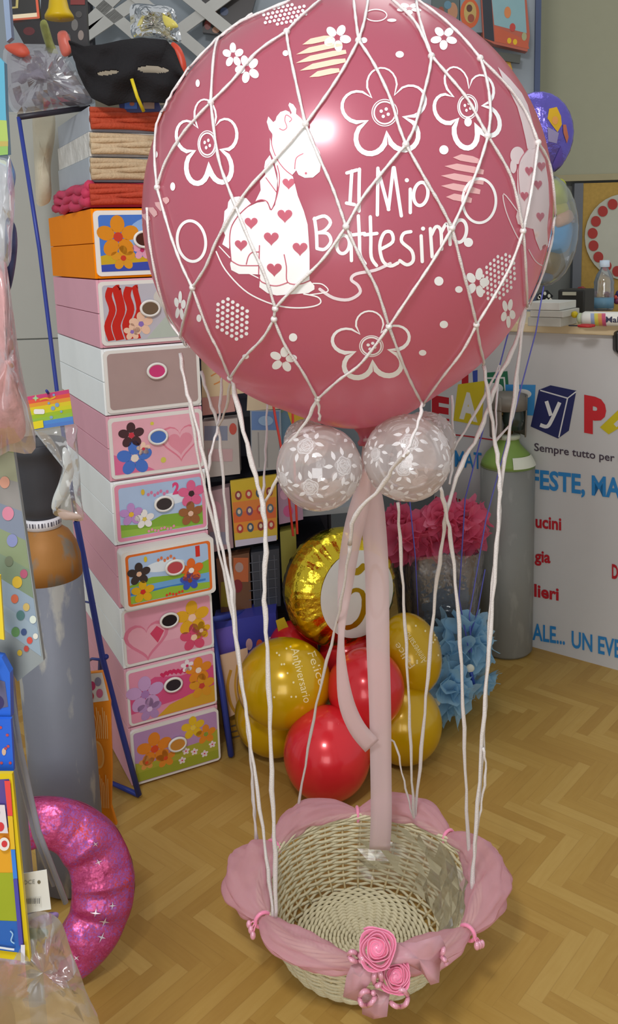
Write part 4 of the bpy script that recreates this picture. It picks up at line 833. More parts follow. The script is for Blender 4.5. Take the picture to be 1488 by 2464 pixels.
# ---------------------------------------------------------------- wire rack with packed toys between drawers and balloons
RKY = 2.67; rx0, rx1 = P(500, 1480, RKY).x, P(800, 1480, RKY).x; rzt = P(560, 860, RKY).z
t = thing('wire_rack', 'blue and black wire rack of packed toys right of the drawers', 'rack', ((rx0+rx1)/2, RKY, 0))
dk = M('26262E', .5, var=.1); fr = F(557, 1826); fr.z = .012
b = MB(); b.tube([P(506, 1492, 2.44), P(535, 1660, 2.42), fr], .010, bluem, 8); b.tube([fr, V((fr.x-.03, fr.y+.16, .012)), P(512, 1500, 2.60)], .008, bluem, 8); b.tube([P(506, 1492, 2.44), P(560, 1480, 2.55), P(660, 1452, 2.72)], .009, bluem, 8); b.build('blue_leg', t)
def rshelf(py, thick=.014, m=dk):
    z = P(600, py, RKY).z; b = MB(); b.obox((rx0, RKY, z-thick), (rx1-rx0, .06, 0), (-.03, .26, 0), (0, 0, thick), m); b.build('shelf', t)
for py in (995, 1148, 1318, 1478): rshelf(py)
b = MB(); b.obox((rx0-.02, RKY+.27, 0), (rx1-rx0+.03, .06, 0), (0, .012, 0), (0, 0, rzt+.02), M('3B3A44', .6, var=.15)); b.build('back_panel', t)
b = MB(); b.obox((P(690, 1240, 2.7).x, 2.68, P(690, 1247, 2.68).z), (.30, .06, 0), (-.02, .22, 0), (0, 0, .02), M('9FA1A2', .5)); b.build('grey_shelf', t)
b = MB()
for q in (0, 1):
    x = rx0 if q == 0 else rx1; b.tube([V((x, RKY+.02+.06*q, .0)), V((x, RKY+.02+.06*q, rzt))], .006, dk, 6)
b.build('post', t)
YR = 2.60
def sq(col1, pts):
    def f(a):
        for p in pts: a.stroke(p, 3, col1); 
    return f
TG = 'packs on the wire rack'
card('toy_box', 'cream box with orange curls, upper left shelf of the wire rack', 'box', [(484,842),(592,846),(596,945),(486,958)], YR, .05, 'C9B48E', sq('C8803C', [[(505,870),(520,862),(528,880),(512,892)],[(508,905),(524,898),(532,915),(515,925)],[(545,880),(560,872),(566,890)]]), TG)
card('toy_box', 'plain cream box half hidden under the pink balloon, right on the top shelf', 'box', [(598,905),(690,930),(700,985),(594,988)], YR, .05, 'CBBB9C', None, TG)
card('toy_pack', 'small pink and tan pack under the cream box with curls', 'pack', [(486,958),(560,950),(566,990),(488,1000)], YR-.005, .05, 'B98A80', None, TG)
def p1(a): a.rect(492, 1025, 548, 1060, '7C8496'); a.ell(561, 1032, 9, 14, 'B84A3C'); a.rect(500, 1080, 560, 1110, 'C0A0A0')
card('toy_pack', 'pale grey and beige bag of toys on the second rack shelf', 'pack', [(486,1015),(572,1006),(578,1140),(492,1150)], YR, .06, 'B4ADA6', p1, TG)
def p2_(a): a.rect(606, 990, 672, 1035, '5C7EB0'); a.rect(606, 1035, 672, 1130, 'A8A8A4'); a.stroke([(622,1040),(624,1125)], 3, '8C8C8A'); a.stroke([(642,1040),(644,1125)], 3, '8C8C8A'); a.ell(640, 1012, 18, 12, '88A8C8')
card('toy_pack', 'ribbed grey pack with a blue top on the second rack shelf', 'pack', [(602,988),(676,984),(680,1128),(606,1136)], YR, .06, '8E9AA6', p2_, TG)
def p3_(a): a.poly([(690,985),(730,975),(735,1040),(715,1060)], 'C9A81E'); a.poly([(668,1000),(690,985),(715,1060),(690,1110),(672,1080)], '54768C')
card('toy_pack', 'yellow, green and blue round pack at the right end of the second rack shelf', 'pack', [(672,975),(738,968),(742,1120),(680,1130)], YR+.01, .05, '6C8C74', p3_, TG)
def p4_(a):
    bands(a, ((556,1160),(566,1308)), ((664,1145),(666,1295)), ['CDB02C', 'D2A030', 'D8803A', 'D86838', 'DE9038', 'D0B03A'])
    cols = ['8C3A3C', '5C6A78', 'B84038', '7A4A6C', '46586C', 'C04A3C']
    for i in range(4):
        for j in range(3): a.ell(574+25*i+2*j, 1192+40*j-3*i, 8, 11, cols[(i*2+j) % 6], lay=3); a.ell(574+25*i+2*j, 1191+40*j-3*i, 4, 5.5, 'D8C8A8', lay=4)
    a.k = 5; a.poly([(566,1300),(666,1287),(666,1300),(567,1316)], 'C4C0D0')
card('badge_card', 'yellow and orange card of round badges in rows', 'card', [(554,1158),(665,1142),(668,1298),(566,1316)], YR-.01, .012, 'CDB43C', p4_, TG)
card('toy_pack', 'grey and rosy clear pack left of the badge card', 'pack', [(494,1185),(552,1172),(562,1318),(506,1330)], YR, .05, 'A88C90', lambda a: (a.ell(520, 1230, 14, 24, 'C08C98'), a.rect(505, 1280, 548, 1310, '8C8C9C')), TG)
card('toy_pack', 'pink, mauve and white pack right of the badge card', 'pack', [(668,1165),(724,1150),(730,1250),(672,1262)], YR+.03, .05, 'B08CA4', lambda a: (a.ell(694, 1230, 12, 14, 'CC5C90'), a.ell(684, 1190, 10, 12, 'D0A0B8'), a.rect(700, 1170, 722, 1200, '9A98B4')), TG)
card('toy_pack', 'dark pack with orange and red picture on the fourth rack shelf', 'pack', [(520,1345),(600,1330),(606,1465),(532,1474)], YR, .05, '6C4A34', lambda a: (a.rect(562, 1342, 598, 1400, 'B8643C'), a.ell(576, 1365, 10, 12, 'A89088'), a.ell(572, 1410, 12, 16, '7C2A30'), a.rect(532, 1400, 560, 1460, '8C7A28')), TG)
def p5_(a):
    for i in range(4): a.stroke([(606+18*i, 1335), (612+18*i, 1455)], 2, '5A5E66')
    for j in range(5): a.stroke([(600, 1355+22*j), (668, 1346+22*j)], 2, '5A5E66')
card('toy_pack', 'dark grey pack with a gridded front beside the foil balloon', 'pack', [(604,1330),(672,1320),(676,1458),(612,1466)], YR, .05, '3C4048', p5_, TG)
card('toy_pack', 'olive and yellow pack edge behind the foil balloon', 'pack', [(674,1280),(712,1272),(716,1400),(680,1410)], YR+.02, .05, '9A9444', None, TG)
def p6_(a): a.poly([(516,1516),(560,1505),(566,1580),(522,1590)], '6C5CB4'); a.ell(600, 1550, 8, 14, 'C8A0A0'); a.ell(625, 1552, 8, 14, 'C8583C'); a.rect(648, 1532, 666, 1540, 'D8D4CC')
card('blue_box', 'large blue box with lilac panel on the bottom rack shelf', 'box', [(512,1500),(664,1474),(672,1600),(524,1640)], 2.53, .10, '3A3F98', p6_)
card('paper_flag', 'small yellow paper triangle beside the foil balloon', 'paper', [(664,1494),(684,1486),(704,1530),(675,1540)], 2.50, .004, 'CDB02A', None)
def p7_(a): a.stroke([(556,1612),(548,1650),(556,1695),(572,1720)], 7, 'C08C2C'); a.stroke([(572,1600),(566,1650),(574,1700)], 5, 'C89438')
card('picture_card', 'peach card with orange arcs standing left of the gold balloons', 'card', [(530,1578),(596,1560),(602,1700),(548,1728)], 2.47, .006, 'D8B493', p7_)
card('striped_card', 'ochre striped pack on the floor behind the peach card', 'pack', [(552,1735),(592,1722),(598,1795),(566,1805)], 2.50, .03, 'B88A2C', lambda a: [a.stroke([(556, 1748+14*j), (592, 1738+14*j)], 4, '6C5C48') for j in range(4)])
# red ribbons dangling behind
for L, lab in (([(654,950),(664,1010),(672,1050),(690,1150),(706,1290)], 'red curling ribbon hanging beside the rack, left one'), ([(704,970),(706,1040),(712,1200),(716,1285)], 'red curling ribbon hanging behind the front left clear balloon')):
    b = MB(); b.tube([P(x, y, 2.46) for x, y in L], .0035, M('D8453C', .4), 6, flat=.3); tag(b.build('red_ribbon'), lab, 'ribbon')
# ---------------------------------------------------------------- pink tulle bundle and blue tulle flowers
def pompom(name, px, py, r, Y, m, parent, seed, petals=26, sq_=1.0, wd_=.6):
    """ruffled tulle ball made of folded petals"""
    rnd = random.Random(seed); c = P(px, py, Y); k = (c-EYE).dot(FW)/FPX*r; b = MB()
    for i in range(petals):
        d = V((rnd.gauss(0, 1), rnd.gauss(0, 1)-.5, rnd.gauss(0, 1)*sq_)).normalized(); e = d.orthogonal().normalized(); f_ = d.cross(e); s0 = rnd.uniform(.8, 1.1)*k
        def pt(u, v_, d=d, e=e, f_=f_, s0=s0, ph=rnd.uniform(0, 6)):
            q = 2*pi*u; w_ = s0*wd_*v_*(1+.25*sin(3*q+ph)); return c+d*(s0*(.35+.65*v_)+.12*s0*sin(5*q+ph)*v_)+e*(w_*cos(q))+f_*(w_*sin(q)*.55)
        b.sheet(pt, 20, 4, m, cu=True)
    return b.build(name, parent)
t = thing('tulle_bundle', 'pink tulle flowers tied over a grey clear-wrapped bundle before the counter', 'bundle', F(1060, 1600))
ptl = sheer('EC6F92', .80, .1, .5, 'deep_pink_tulle', edge=.2)
for i, (x, y, r) in enumerate(((975,1290,58),(1035,1300,62),(1105,1270,60),(1060,1245,50),(1130,1245,42),(955,1255,40))): pompom('tulle_flower', x, y, r, 2.86+.02*(i % 3), ptl, t, i, 16, 1.0, .8)
b = MB(); q0 = F(1062, 1625); cxx = P(1058, 1480, 2.88).x; zt_ = P(1058, 1335, 2.88).z; wrapm = M('77777A', .28, var=.25, vscale=14, bump=.9, bscale=22, coat=.3)
def wrap_(u, v_):
    q = 2*pi*u; r = (.115+.02*v_**2-.05*max(0, v_-.85)/.15)*(1+.06*sin(6*q+3*v_)+.04*sin(11*q-5*v_)); return V((cxx+r*cos(q), 2.89+r*.8*sin(q), .004+(zt_+.03)*v_))
b.sheet(wrap_, 60, 16, wrapm, cu=True); b.add([wrap_(i/30, 1) for i in range(30)], [tuple(range(30))], wrapm); b.build('wrapped_pot', t)
def clr(u, v_):
    q = 2*pi*u; r = (.128+.025*sin(5*q)*v_+.02*v_); return V((cxx+r*cos(q), 2.87+r*.8*sin(q), .02+(zt_+.02)*v_))
b = MB(); b.sheet(clr, 50, 10, sheer('D8D6D4', .10, .9, .1, 'clear_wrap', bump=.6, bscale=24, edge=.2), cu=True); b.build('clear_wrap', t)
btl = None; btl2 = sheer('A6D2EA', .80, .1, .5, 'blue_tulle', edge=.2)
BL = [(1118, 1545, 62, 2.66, 1132, 1608, 'upper right'), (1065, 1665, 66, 2.56, 1050, 1690, 'lower left')]
for i, (x, y, r, Y, bx, by, wh) in enumerate(BL):
    t = thing('blue_tulle_flower', ('blue tulle flower against the wrapped bundle, upper one of two', 'blue tulle flower lying on the floor beside the gold balloon, lower one')[i], 'flower', P(x, y+r, Y), 'blue tulle flowers')
    pompom('petals', x, y, r, Y, btl2, t, 40+i, 18, 1.0, .85)
    if i == 0: pompom('petals', 1150, 1622, 40, Y-.02, btl2, t, 47, 12, 1.0, .85)
    b = MB(); c = P(bx, by, Y-.085); b.ball(c, (V((.014, 0, 0)), V((0, .008, 0)), V((0, 0, .014))), M('D4D4C4', .4), 16, 10); b.build('button', t)
    b = MB(); b.tube([c, c+V((.006, 0, -.03)), c+V((.012, -.004, -.06))], .006, M('2C4696', .4), 6); b.tube([c, c+V((-.02, 0, -.02)), c+V((-.03, 0, .02))], .004, M('2C4696', .4), 6); b.build('blue_cord', t)
# ---------------------------------------------------------------- foil balloons floating behind the pink one, their ribbons
def foilb(name, px, py, rx, ry, Y, m, label, art, clear_=None, rim=.0):
    E = ell_at(px, py, rx, ry, Y, 0, (rx+ry)*.22); t = thing(name, label, 'balloon', E.c-E.A[2]); b = MB()
    b.ball(E.c, E.A, m, 64, 40, lambda d: 1+.006*sin(27*math.atan2(d.z, d.x))*(1-abs(d.y))**3)
    if art: art(Art(b, lambda x, y, k: E.hit(x, y, .0015+.0006*k), dense=9, inc=0, rough=.3))
    b.build('foil_body', t); return t, E
def pa(a):
    a.poly([(1322,262),(1340,258),(1350,280),(1352,300),(1342,318),(1328,300),(1318,285)], 'C9A022'); a.ell(1336, 290, 7, 10, 'D0924A', lay=2); a.poly([(1355,300),(1362,300),(1368,330),(1364,345),(1356,320)], 'B0664A')
    a.poly([(1318,305),(1345,320),(1340,345),(1320,340)], '8C84A8'); a.poly([(1330,395),(1350,350),(1358,400),(1340,440)], '5A4A9C')
pur = M('6A60B8', .2, .6, var=.2, vscale=14, bump=.4, bscale=40, name='purple_foil')
t, E = foilb('purple_foil_balloon', 1292, 326, 86, 100, 2.62, pur, 'round purple foil balloon with yellow patch behind the pink balloon', pa)
b = MB(); b.tube([E.c-E.A[2]*.98, P(1250, 700, 2.62), P(1120, 1200, 2.64), P(1105, 1440, 2.66), P(1130, 1570, 2.60)], .0022, M('5A5CB0', .4), 6); b.build('string', t)
fc = sheer('DDE4E6', .10, .9, .06, 'clear_foil', edge=.5)
t, E = foilb('clear_bubble_balloon', 1312, 555, 78, 132, 2.60, fc, 'clear bubble balloon holding coloured toys at the counter end', None)
for L, Y, dp, c, nm in (([(1300,440),(1352,430),(1366,455),(1364,490),(1320,500)], 2.60, .03, 'A8AE1E', 'green_toy'), ([(1322,490),(1362,486),(1368,520),(1330,535)], 2.60, .025, 'A8A024', 'green_toy'), ([(1334,520),(1372,505),(1380,530),(1340,550)], 2.59, .025, 'C89A78', 'beige_toy'), ([(1310,545),(1376,535),(1372,590),(1350,610),(1310,600)], 2.60, .03, '3A90C4', 'blue_toy'), ([(1315,605),(1350,615),(1340,655),(1312,660)], 2.60, .02, '76705A', 'brown_toy'), ([(1290,660),(1325,655),(1330,675),(1300,682)], 2.60, .015, '5C8CC0', 'blue_toy')):
    pillow(L, Y, dp, M(c, .35, var=.15), nm, t, seed=L[0][0])
b = MB(); b.tube([E.c-E.A[2]*.99, P(1290, 800, 2.62), P(1170, 1250, 2.64), P(1130, 1480, 2.66), P(1135, 1570, 2.60)], .0022, M('6A6CC0', .4), 6); b.build('string', t)
for i, L in enumerate(([(985,1190),(1000,1340),(1010,1560)], [(1168,1370),(1150,1470),(1122,1560)])):
    b = MB(); b.tube([P(x, y, 2.70-.03*j) for j, (x, y) in enumerate(L)], .002, M('5A5CB0', .4), 6); tag(b.build('violet_ribbon'), ('thin violet ribbon in front of the pink tulle', 'thin violet ribbon left of the right gas cylinder')[i], 'ribbon')
# ---------------------------------------------------------------- on the counter
def ctp(px, py): return F(px, py, CT+.0005)
o = ctp(1318, 786); t = thing('box_stack', 'stacked pale paper boxes at the counter end behind the balloon', 'box', o)
b = MB(); e1 = CU; e2 = -CN
for z_, h_, c, dx in ((0, .030, 'B4B0A4', 0), (.031, .022, 'C2BFB4', .008), (.054, .026, 'CFCDC4', -.004)): b.obox(o-e1*.07+e1*dx+V((0, 0, z_)), e1*.115, e2*.14, V((0, 0, h_)), M(c, .6)); b.build('box_layer', t, bevel=.002); b = MB()
sh = card('paper_sheet', 'white sheet of paper propped against the pale boxes', 'paper', [(1308,738),(1326,716),(1380,788),(1340,786)], 3.16, .002, 'D5D2C6', None)
card('dotted_cloth', 'black cloth with white dots on top of the pale boxes', 'cloth', [(1290,735),(1296,708),(1318,698),(1332,712),(1318,738)], 3.20, .02, '1E1E20', lambda a: [a.ell(x, y, 3.5, 4.5, 'D8D8C8', n=10, lay=1) for x, y in ((1300,705+8),(1312,706),(1303,726),(1316,722),(1298,716),(1322,712),(1310,733))])
o = ctp(1352, 772); t = thing('dark_case', 'dark plastic case standing behind the paper sheet on the counter', 'case', o+e2*.1)
b = MB(); b.obox(o-e1*.05+e2*.08, e1*.10, e2*.10, V((0, 0, .105)), M('2C2B28', .5)); b.build('body', t, bevel=.006)
b = MB(); b.obox(o-e1*.03+e2*.075+V((0, 0, .085)), e1*.05, e2*.006, V((0, 0, .012)), M('B4B09C', .5)); b.build('clasp', t)
o = ctp(1386, 765); t = thing('beaded_coil', 'red beaded coil standing beside the dark case', 'beads', o+e2*.05)
b = MB(); b.tube([o+e2*.05+e1*(.028*cos(u))+V((0, 0, .055+.050*sin(u))) for u in (2*pi*i/30 for i in range(30))], [.006+.002*(i % 2) for i in range(30)], M('8C2E2A', .35), 8, closed=True); b.build('coil', t)
for i, (x, y, c, lab) in enumerate(((1418, 742, '5A3C6A', 'small purple and dark trinket left of the water bottle'), (1475, 745, '74304C', 'small wine red trinket right of the water bottle'), (1492, 735, '3C3A5C', 'dark blue trinket at the right edge behind the spray can'))):
    o = ctp(x, y); t = thing('trinket', lab, 'trinket', o, 'trinkets on the counter'); rnd = random.Random(i)
    b = MB()
    for k in range(9): b.ball(o+V((rnd.uniform(-.025, .025), rnd.uniform(-.01, .02), .010+rnd.uniform(0, .055))), rnd.uniform(.009, .015), M(c, .35, var=.3), 10, 8)
    b.build('cluster', t); b = MB(); b.ball(o+V((.006, -.012, .05)), .008, M('C04838', .3), 10, 8); b.ball(o+V((-.014, -.012, .03)), .007, M('C8B4A8', .3), 10, 8); b.build('bead', t)
o = ctp(1446, 748); o = o+e2*.03; hB = P(1447, 626, o.y).z-o.z; t = thing('water_bottle', 'clear plastic water bottle with a pale blue cap on the counter', 'bottle', o)
b = MB(); rB = hB*.20; b.lathe([(rB*.9, 0), (rB, .006), (rB, hB*.18), (rB*.93, hB*.22), (rB, hB*.28), (rB, hB*.42), (rB*.95, hB*.5), (rB, hB*.56), (rB*.75, hB*.72), (rB*.36, hB*.84), (rB*.34, hB*.90)], o, sheer('DCE4E6', .12, .9, .05, 'clear_bottle', edge=.5), 28); b.build('bottle_body', t)
b = MB(); b.lathe([(rB*1.01, hB*.05), (rB*1.01, hB*.26)], o, M('6C9AB4', .4, alpha=.75), 28); b.build('label_band', t)
b = MB(); b.lathe([(rB*.46, hB*.86), (rB*.50, hB*.87), (rB*.48, hB*.995), (0, hB)], o, M('CCD8E4', .4), 24); b.build('cap', t)
o = ctp(1402, 783); ax = (e1*.97+e2*.10).normalized(); rS = .0235; o = o+V((0, 0, rS)); yy = V((0, 0, 1)); xx = yy.cross(ax); t = thing('spray_can', 'white spray can with rainbow band lying on the counter', 'spray can', o-V((0, 0, rS)))
b = MB(); b.lathe([(rS*.80, .0), (rS, .008), (rS, .165), (rS*.7, .172), (0, .172)], o, M('D6D4CA', .35), 32, xx, yy, ax)
def sT(u0):
    def T(x, y, k): q = math.radians(y); d = xx*cos(q)+yy*sin(q); return o+ax*x+d*(rS+.0004+.0002*k)
    return T
a = Art(b, sT(0), dense=12, inc=0)
for i, c in enumerate(('8C98B4', 'C0B44A', 'C88A50', 'B4506C')): b.sheet(lambda u, v_, i=i: sT(0)(.030+.012*i+.012*v_+.004*sin(u*5), 130+250*u, 1+i), 20, 1, M(c, .35))
vs, fs = text_mesh('Malia', .02); fx = -1 if xx.y > 0 else 1
qm = [sT(0)(.080+.030*vx, (180+40) if False else (math.degrees(math.atan2((vy-.35)*.026/rS, 1))*1.0) if xx.y < 0 else 180-math.degrees(math.atan2((vy-.35)*.026/rS, 1)), 8) for vx, vy in vs]
b.add(qm, fs, M('3A3A50', .4)); b.build('can', t)
b = MB(); b.lathe([(rS*.75, 0), (rS*.78, -.012), (rS*.5, -.016)], o, M('B4BC9C', .4), 24, xx, yy, ax); sp_ = b.build('shoulder', t)
b = MB(); b.ball(o-ax*.026+V((0, 0, .012)), .0115, M('CDB41E', .4), 16, 10); b.build('nozzle', sp_)
o = ctp(1402, 787); t = thing('scissors', 'red handled scissors lying in front of the spray can', 'scissors', o)
b = MB()
for s_ in (-1, 1): c = o+e1*(.018+.0*s_)+e2*(.012*s_-.012)+V((0, 0, .006)); b.tube([c+e1*.021*cos(u)+e2*.009*sin(u) for u in (2*pi*i/16 for i in range(16))], .0045, M('B02C2C', .4), 8, closed=True)
b.build('handles', t); b = MB(); b.obox(o-e1*.045-e2*.004+V((0, 0, .002)), e1*.045, e2*.008, V((0, 0, .004)), M('3A3A40', .3, .5)); b.build('blades', t)
# ---------------------------------------------------------------- cork board with the dotted paper ring
CK = 4.33; zb = P(1440, 760, CK).z; zt_ = P(1440, 440, CK).z; t = thing('cork_board', 'tan cork board with dark left frame under the cream panel', 'board', (1.6, CK, zb))
b = MB(); x0_ = P(1398, 600, CK).x; b.obox((x0_, CK, zb-.3), (1.2, 0, 0), (0, .02, 0), (0, 0, zt_-zb+.3), M('B39048', .8, var=.2, vscale=60)); b.build('cork', t)
b = MB(); xf = P(1380, 600, CK-.02).x; b.obox((xf, CK-.02, zb-.3), (x0_-xf, 0, 0), (0, .04, 0), (0, 0, zt_-zb+.3), M('6C6E72', .5)); b.build('frame', t)
def ringp(a):
    for i in range(18):
        u = 2*pi*i/18+.1; a.ell(1508+82*cos(u), 570+86*sin(u), 12, 13, 'A8362E', n=18)
cc = [(1508+100*cos(2*pi*i/36), 570+104*sin(2*pi*i/36)) for i in range(36)]
card('dotted_paper_disc', 'round white paper with a ring of red dots on the cork board', 'poster', cc, CK-.012, .004, 'B9B6A4', ringp)
card('dark_round_thing', 'black rounded object cut by the right edge of the photo above the sign', 'object', [(1484,800),(1500,792),(1530,800),(1535,850),(1500,858),(1484,846)], 2.84, .04, '201E1E', None, bevel=.006)
# ---------------------------------------------------------------- wall lattice and hanging goods at the top
LY = 3.60; lat = M('B3B2AC', .6, var=.08); t = thing('wall_lattice', 'pale diagonal wooden lattice on the blue wall, top left', 'lattice', P(345, 200, LY))
b = MB()
for L in ([(195,-30),(480,215)], [(205,60),(330,-60)], [(205,85),(345,-10)], [(365,120),(570,-30)], [(290,-40),(560,190)], [(400,-50),(560,80)]):
    p, q = P(*L[0], LY), P(*L[1], LY); d = (q-p).normalized(); nn = d.cross(V((0, 1, 0))).normalized(); b.obox(p-nn*.022+V((0, .006*(L[0][0] % 2), 0)), q-p, nn*.044, V((0, .010, 0)), lat); b.build('slat', t); b = MB()
b.obox(P(212, 120, 3.64), V((.02, 0, 0)), V((0, .05, 0)), V((0, 0, P(212, -40, 3.64).z-P(212, 120, 3.64).z)), M('2E2C30', .6)); b.build('side_post', t)
HG = 'goods hanging top left'
card('picture_frame_toy', 'black panel with orange and cream edge, hung top left', 'toy', [(22,-20),(88,-20),(94,44),(26,50)], 2.25, .02, '2B2A28', lambda a: (a.poly([(26,36),(94,30),(94,40),(26,46)], 'D8C8A8'), a.poly([(84,-20),(90,-20),(96,44),(90,44)], 'C8583C'), a.poly([(26,46),(94,40),(94,45),(26,50)], 'B8583C'), a.poly([(22,22),(44,20),(46,-20),(40,-20),(38,16),(22,18)], 'A89C60')), HG)
card('dark_pack', 'black backing of hung goods behind the yellow hat, top left', 'pack', [(28,52),(96,45),(100,-20),(206,-20),(212,110),(150,140),(60,110)], 2.62, .02, '2C292A', lambda a: (a.ell(70, 75, 14, 10, '5C2A2C'), a.ell(180, 60, 8, 14, '6C6864'), a.ell(195, 85, 7, 12, '8A7C74'), a.ell(190, 35, 8, 8, '4A4644'), a.ell(165, 95, 6, 14, '5A5450'), a.rect(170, -10, 205, 12, '7C2C28')), HG)
cb = P(143, 44, 2.30); kx = 33*(cb-EYE).dot(FW)/FPX
t = thing('yellow_bell_hat', 'small yellow plastic bell shaped hat hung top left', 'hat', cb)
b = MB(); b.lathe([(kx*1.02, 0), (kx*1.0, .006), (kx*.72, .022), (kx*.56, .050), (kx*.45, .085), (0, .09)], cb, M('C2A214', .4), 28); bb = b.build('bell', t, solid=.002); b = MB(); b.ball(cb+V((0, 0, .004)), .008, M('B09A20', .4), 10, 8); b.build('clapper', bb)
o = pillow([(138,82),(158,74),(170,98),(173,122),(163,135),(148,130)], 2.34, .02, M('C8685A', .4, var=.1), 'pink_rubber_nose', seed=2); tag(o, 'pinkish rubber finger shaped toy hung beside the black mask', 'toy', HG)
o = pillow([(96,60),(112,50),(128,100),(140,130),(118,128)], 2.40, .012, M('8A8C4C', .3, var=.5, vscale=60), 'green_yellow_pack', seed=3); tag(o, 'narrow green and yellow clear pack below the yellow hat', 'pack', HG)
t = thing('tulle_bag', 'clear bag of grey and mauve tulle hung above the cream bundle', 'bag', P(120, 262, 2.40))
pillow([(22,120),(70,116),(140,120),(160,150),(190,195),(222,240),(205,252),(130,258),(45,268),(20,220),(16,160)], 2.42, .06, M('77727C', .7, var=.3, vscale=25, bump=.6, bscale=45), 'tulle_fill', t, seed=6, rough=.5)
pillow([(14,112),(75,106),(148,112),(168,145),(200,195),(228,248),(130,264),(40,274),(12,220),(8,160)], 2.41, .07, sheer('DCD8DC', .10, .35, .16, 'clear_bag', bump=.4, bscale=18, edge=.15), 'clear_bag', t, seed=9, rough=.5, smooth=False)
pillow([(14,108),(55,104),(72,130),(50,138),(18,122)], 2.36, .015, M('C0523E', .5, var=.2), 'red_paper', t, seed=8)
# black cloth mask with eye holes
TOPC = [(165,98),(205,112),(245,108),(290,98),(340,92),(400,97),(420,120),(446,186)]; BOTC = [(190,176),(206,210),(222,236),(262,254),(310,246),(355,246),(400,248),(446,196)]
def crv(L, u):
    u = u*(len(L)-1); i = min(int(u), len(L)-2); f = u-i; f = f*f*(3-2*f)*.4+f*.6; return (L[i][0]+(L[i+1][0]-L[i][0])*f, L[i][1]+(L[i+1][1]-L[i][1])*f)
def mask_(u, v_):
    a_, b_ = crv(TOPC, u), crv(BOTC, u); x, y = a_[0]+(b_[0]-a_[0])*v_, a_[1]+(b_[1]-a_[1])*v_
    return P(x, y, 2.285-.05*sin(pi*u)*(.4+.6*sin(pi*v_))+.008*sin(u*17+v_*5)+.005*sin(v_*14-u*6))
def mhole(u, v_):
    a_, b_ = crv(TOPC, u), crv(BOTC, u); x, y = a_[0]+(b_[0]-a_[0])*v_, a_[1]+(b_[1]-a_[1])*v_
    return ((x-260)/27)**2+((y-175+(x-260)*.10)/6)**2 < 1 or ((x-368)/38)**2+((y-168-(x-368)*.06)/9)**2 < 1
b = MB(); b.sheet(mask_, 110, 60, M('1B191B', .85, var=.2, vscale=50, bump=.3, bscale=200), hole=mhole); tag(b.build('black_mask', solid=.004), 'big black cloth eye mask draped over the top of the drawers', 'mask')
card('beige_pack', 'beige pack seen through the eye holes of the black mask', 'pack', [(225,120),(420,115),(425,250),(230,262)], 2.42, .06, '9C8F78', None)
def yst(): pass
b = MB(); b.tube([P(317, 190, 2.20), P(330, 232, 2.20), P(346, 268, 2.22)], .0042, M('D2BC1E', .35), 8); tag(b.build('yellow_straw'), 'thin yellow stick leaning on the rust braids below the mask', 'stick')
o = pillow([(412,105),(434,114),(448,150),(446,184),(426,174)], 2.30, .01, M('C4442C', .4), 'red_pack', seed=12); tag(o, 'red strip of a pack beside the right end of the mask', 'pack', HG)
def bl(a): a.rect(300, 240, 330, 262, '4A6CB4'); a.ell(318, 250, 6, 5, 'B06A50'); a.rect(345, 245, 372, 262, 'A08878')
card('blue_card', 'small blue and tan cards tucked under the black mask', 'card', [(284,238),(378,236),(390,268),(290,272)], 2.33, .01, '3A3F6C', bl)
t = thing('cellophane_pack', 'crumpled clear yellowish pack hanging before the lattice', 'pack', P(370, 110, 2.9))
pillow([(316,12),(360,10),(415,20),(428,60),(434,104),(380,96),(322,92),(314,50)], 2.9, .05, sheer('CFC48C', .42, 1.0, .10, 'yellow_cellophane', bump=1.0, bscale=22, edge=.2), 'clear_wrap', t, seed=14, rough=.7, smooth=False)
pillow([(322,82),(345,28),(352,30),(332,84)], 2.88, .008, M('D2C67A', .4), 'yellow_strip', t, seed=5)
pillow([(392,36),(420,50),(428,66),(400,64)], 2.86, .008, M('DACB66', .25), 'yellow_tag', t, seed=6)
# packs hung on the back wall, top middle and right
TP = 'packs on the back wall'
def tp1(a): a.ell(510, 30, 12, 16, '8A5A48'); a.ell(528, 55, 12, 14, '7C7A4A'); a.ell(500, 60, 8, 12, '7C3A34'); a.ell(540, 28, 10, 10, '46506A'); a.ell(520, 72, 9, 8, 'A87A60')
card('wall_pack', 'busy dark printed pack on the back wall left of the pink balloon top', 'pack', [(486,-20),(620,-20),(600,50),(535,84),(488,78)], 3.66, .03, '3A3634', tp1, TP)
def tp2(a): a.ell(1090, 28, 12, 22, 'A87A5C'); a.ell(1078, 12, 9, 10, '5A7C8C'); a.ell(1062, 30, 8, 14, '8A4A3C')
card('wall_pack', 'printed pack with tan oval, left of three on the back wall', 'pack', [(1040,-20),(1106,-20),(1106,80),(1040,70)], 3.68, .02, '55605E', tp2, TP)
def tp3(a): a.ell(1131, 32, 23, 36, 'BC5A34'); a.ell(1132, 30, 15, 26, 'B0965A'); a.ell(1130, 20, 7, 9, '5C3A2C'); a.ell(1134, 44, 8, 10, '8C4A38')
card('wall_pack', 'blue pack with orange oval medallion, middle one on the back wall', 'pack', [(1108,-20),(1160,-20),(1166,78),(1108,78)], 3.68, .02, '77868C', tp3, TP)
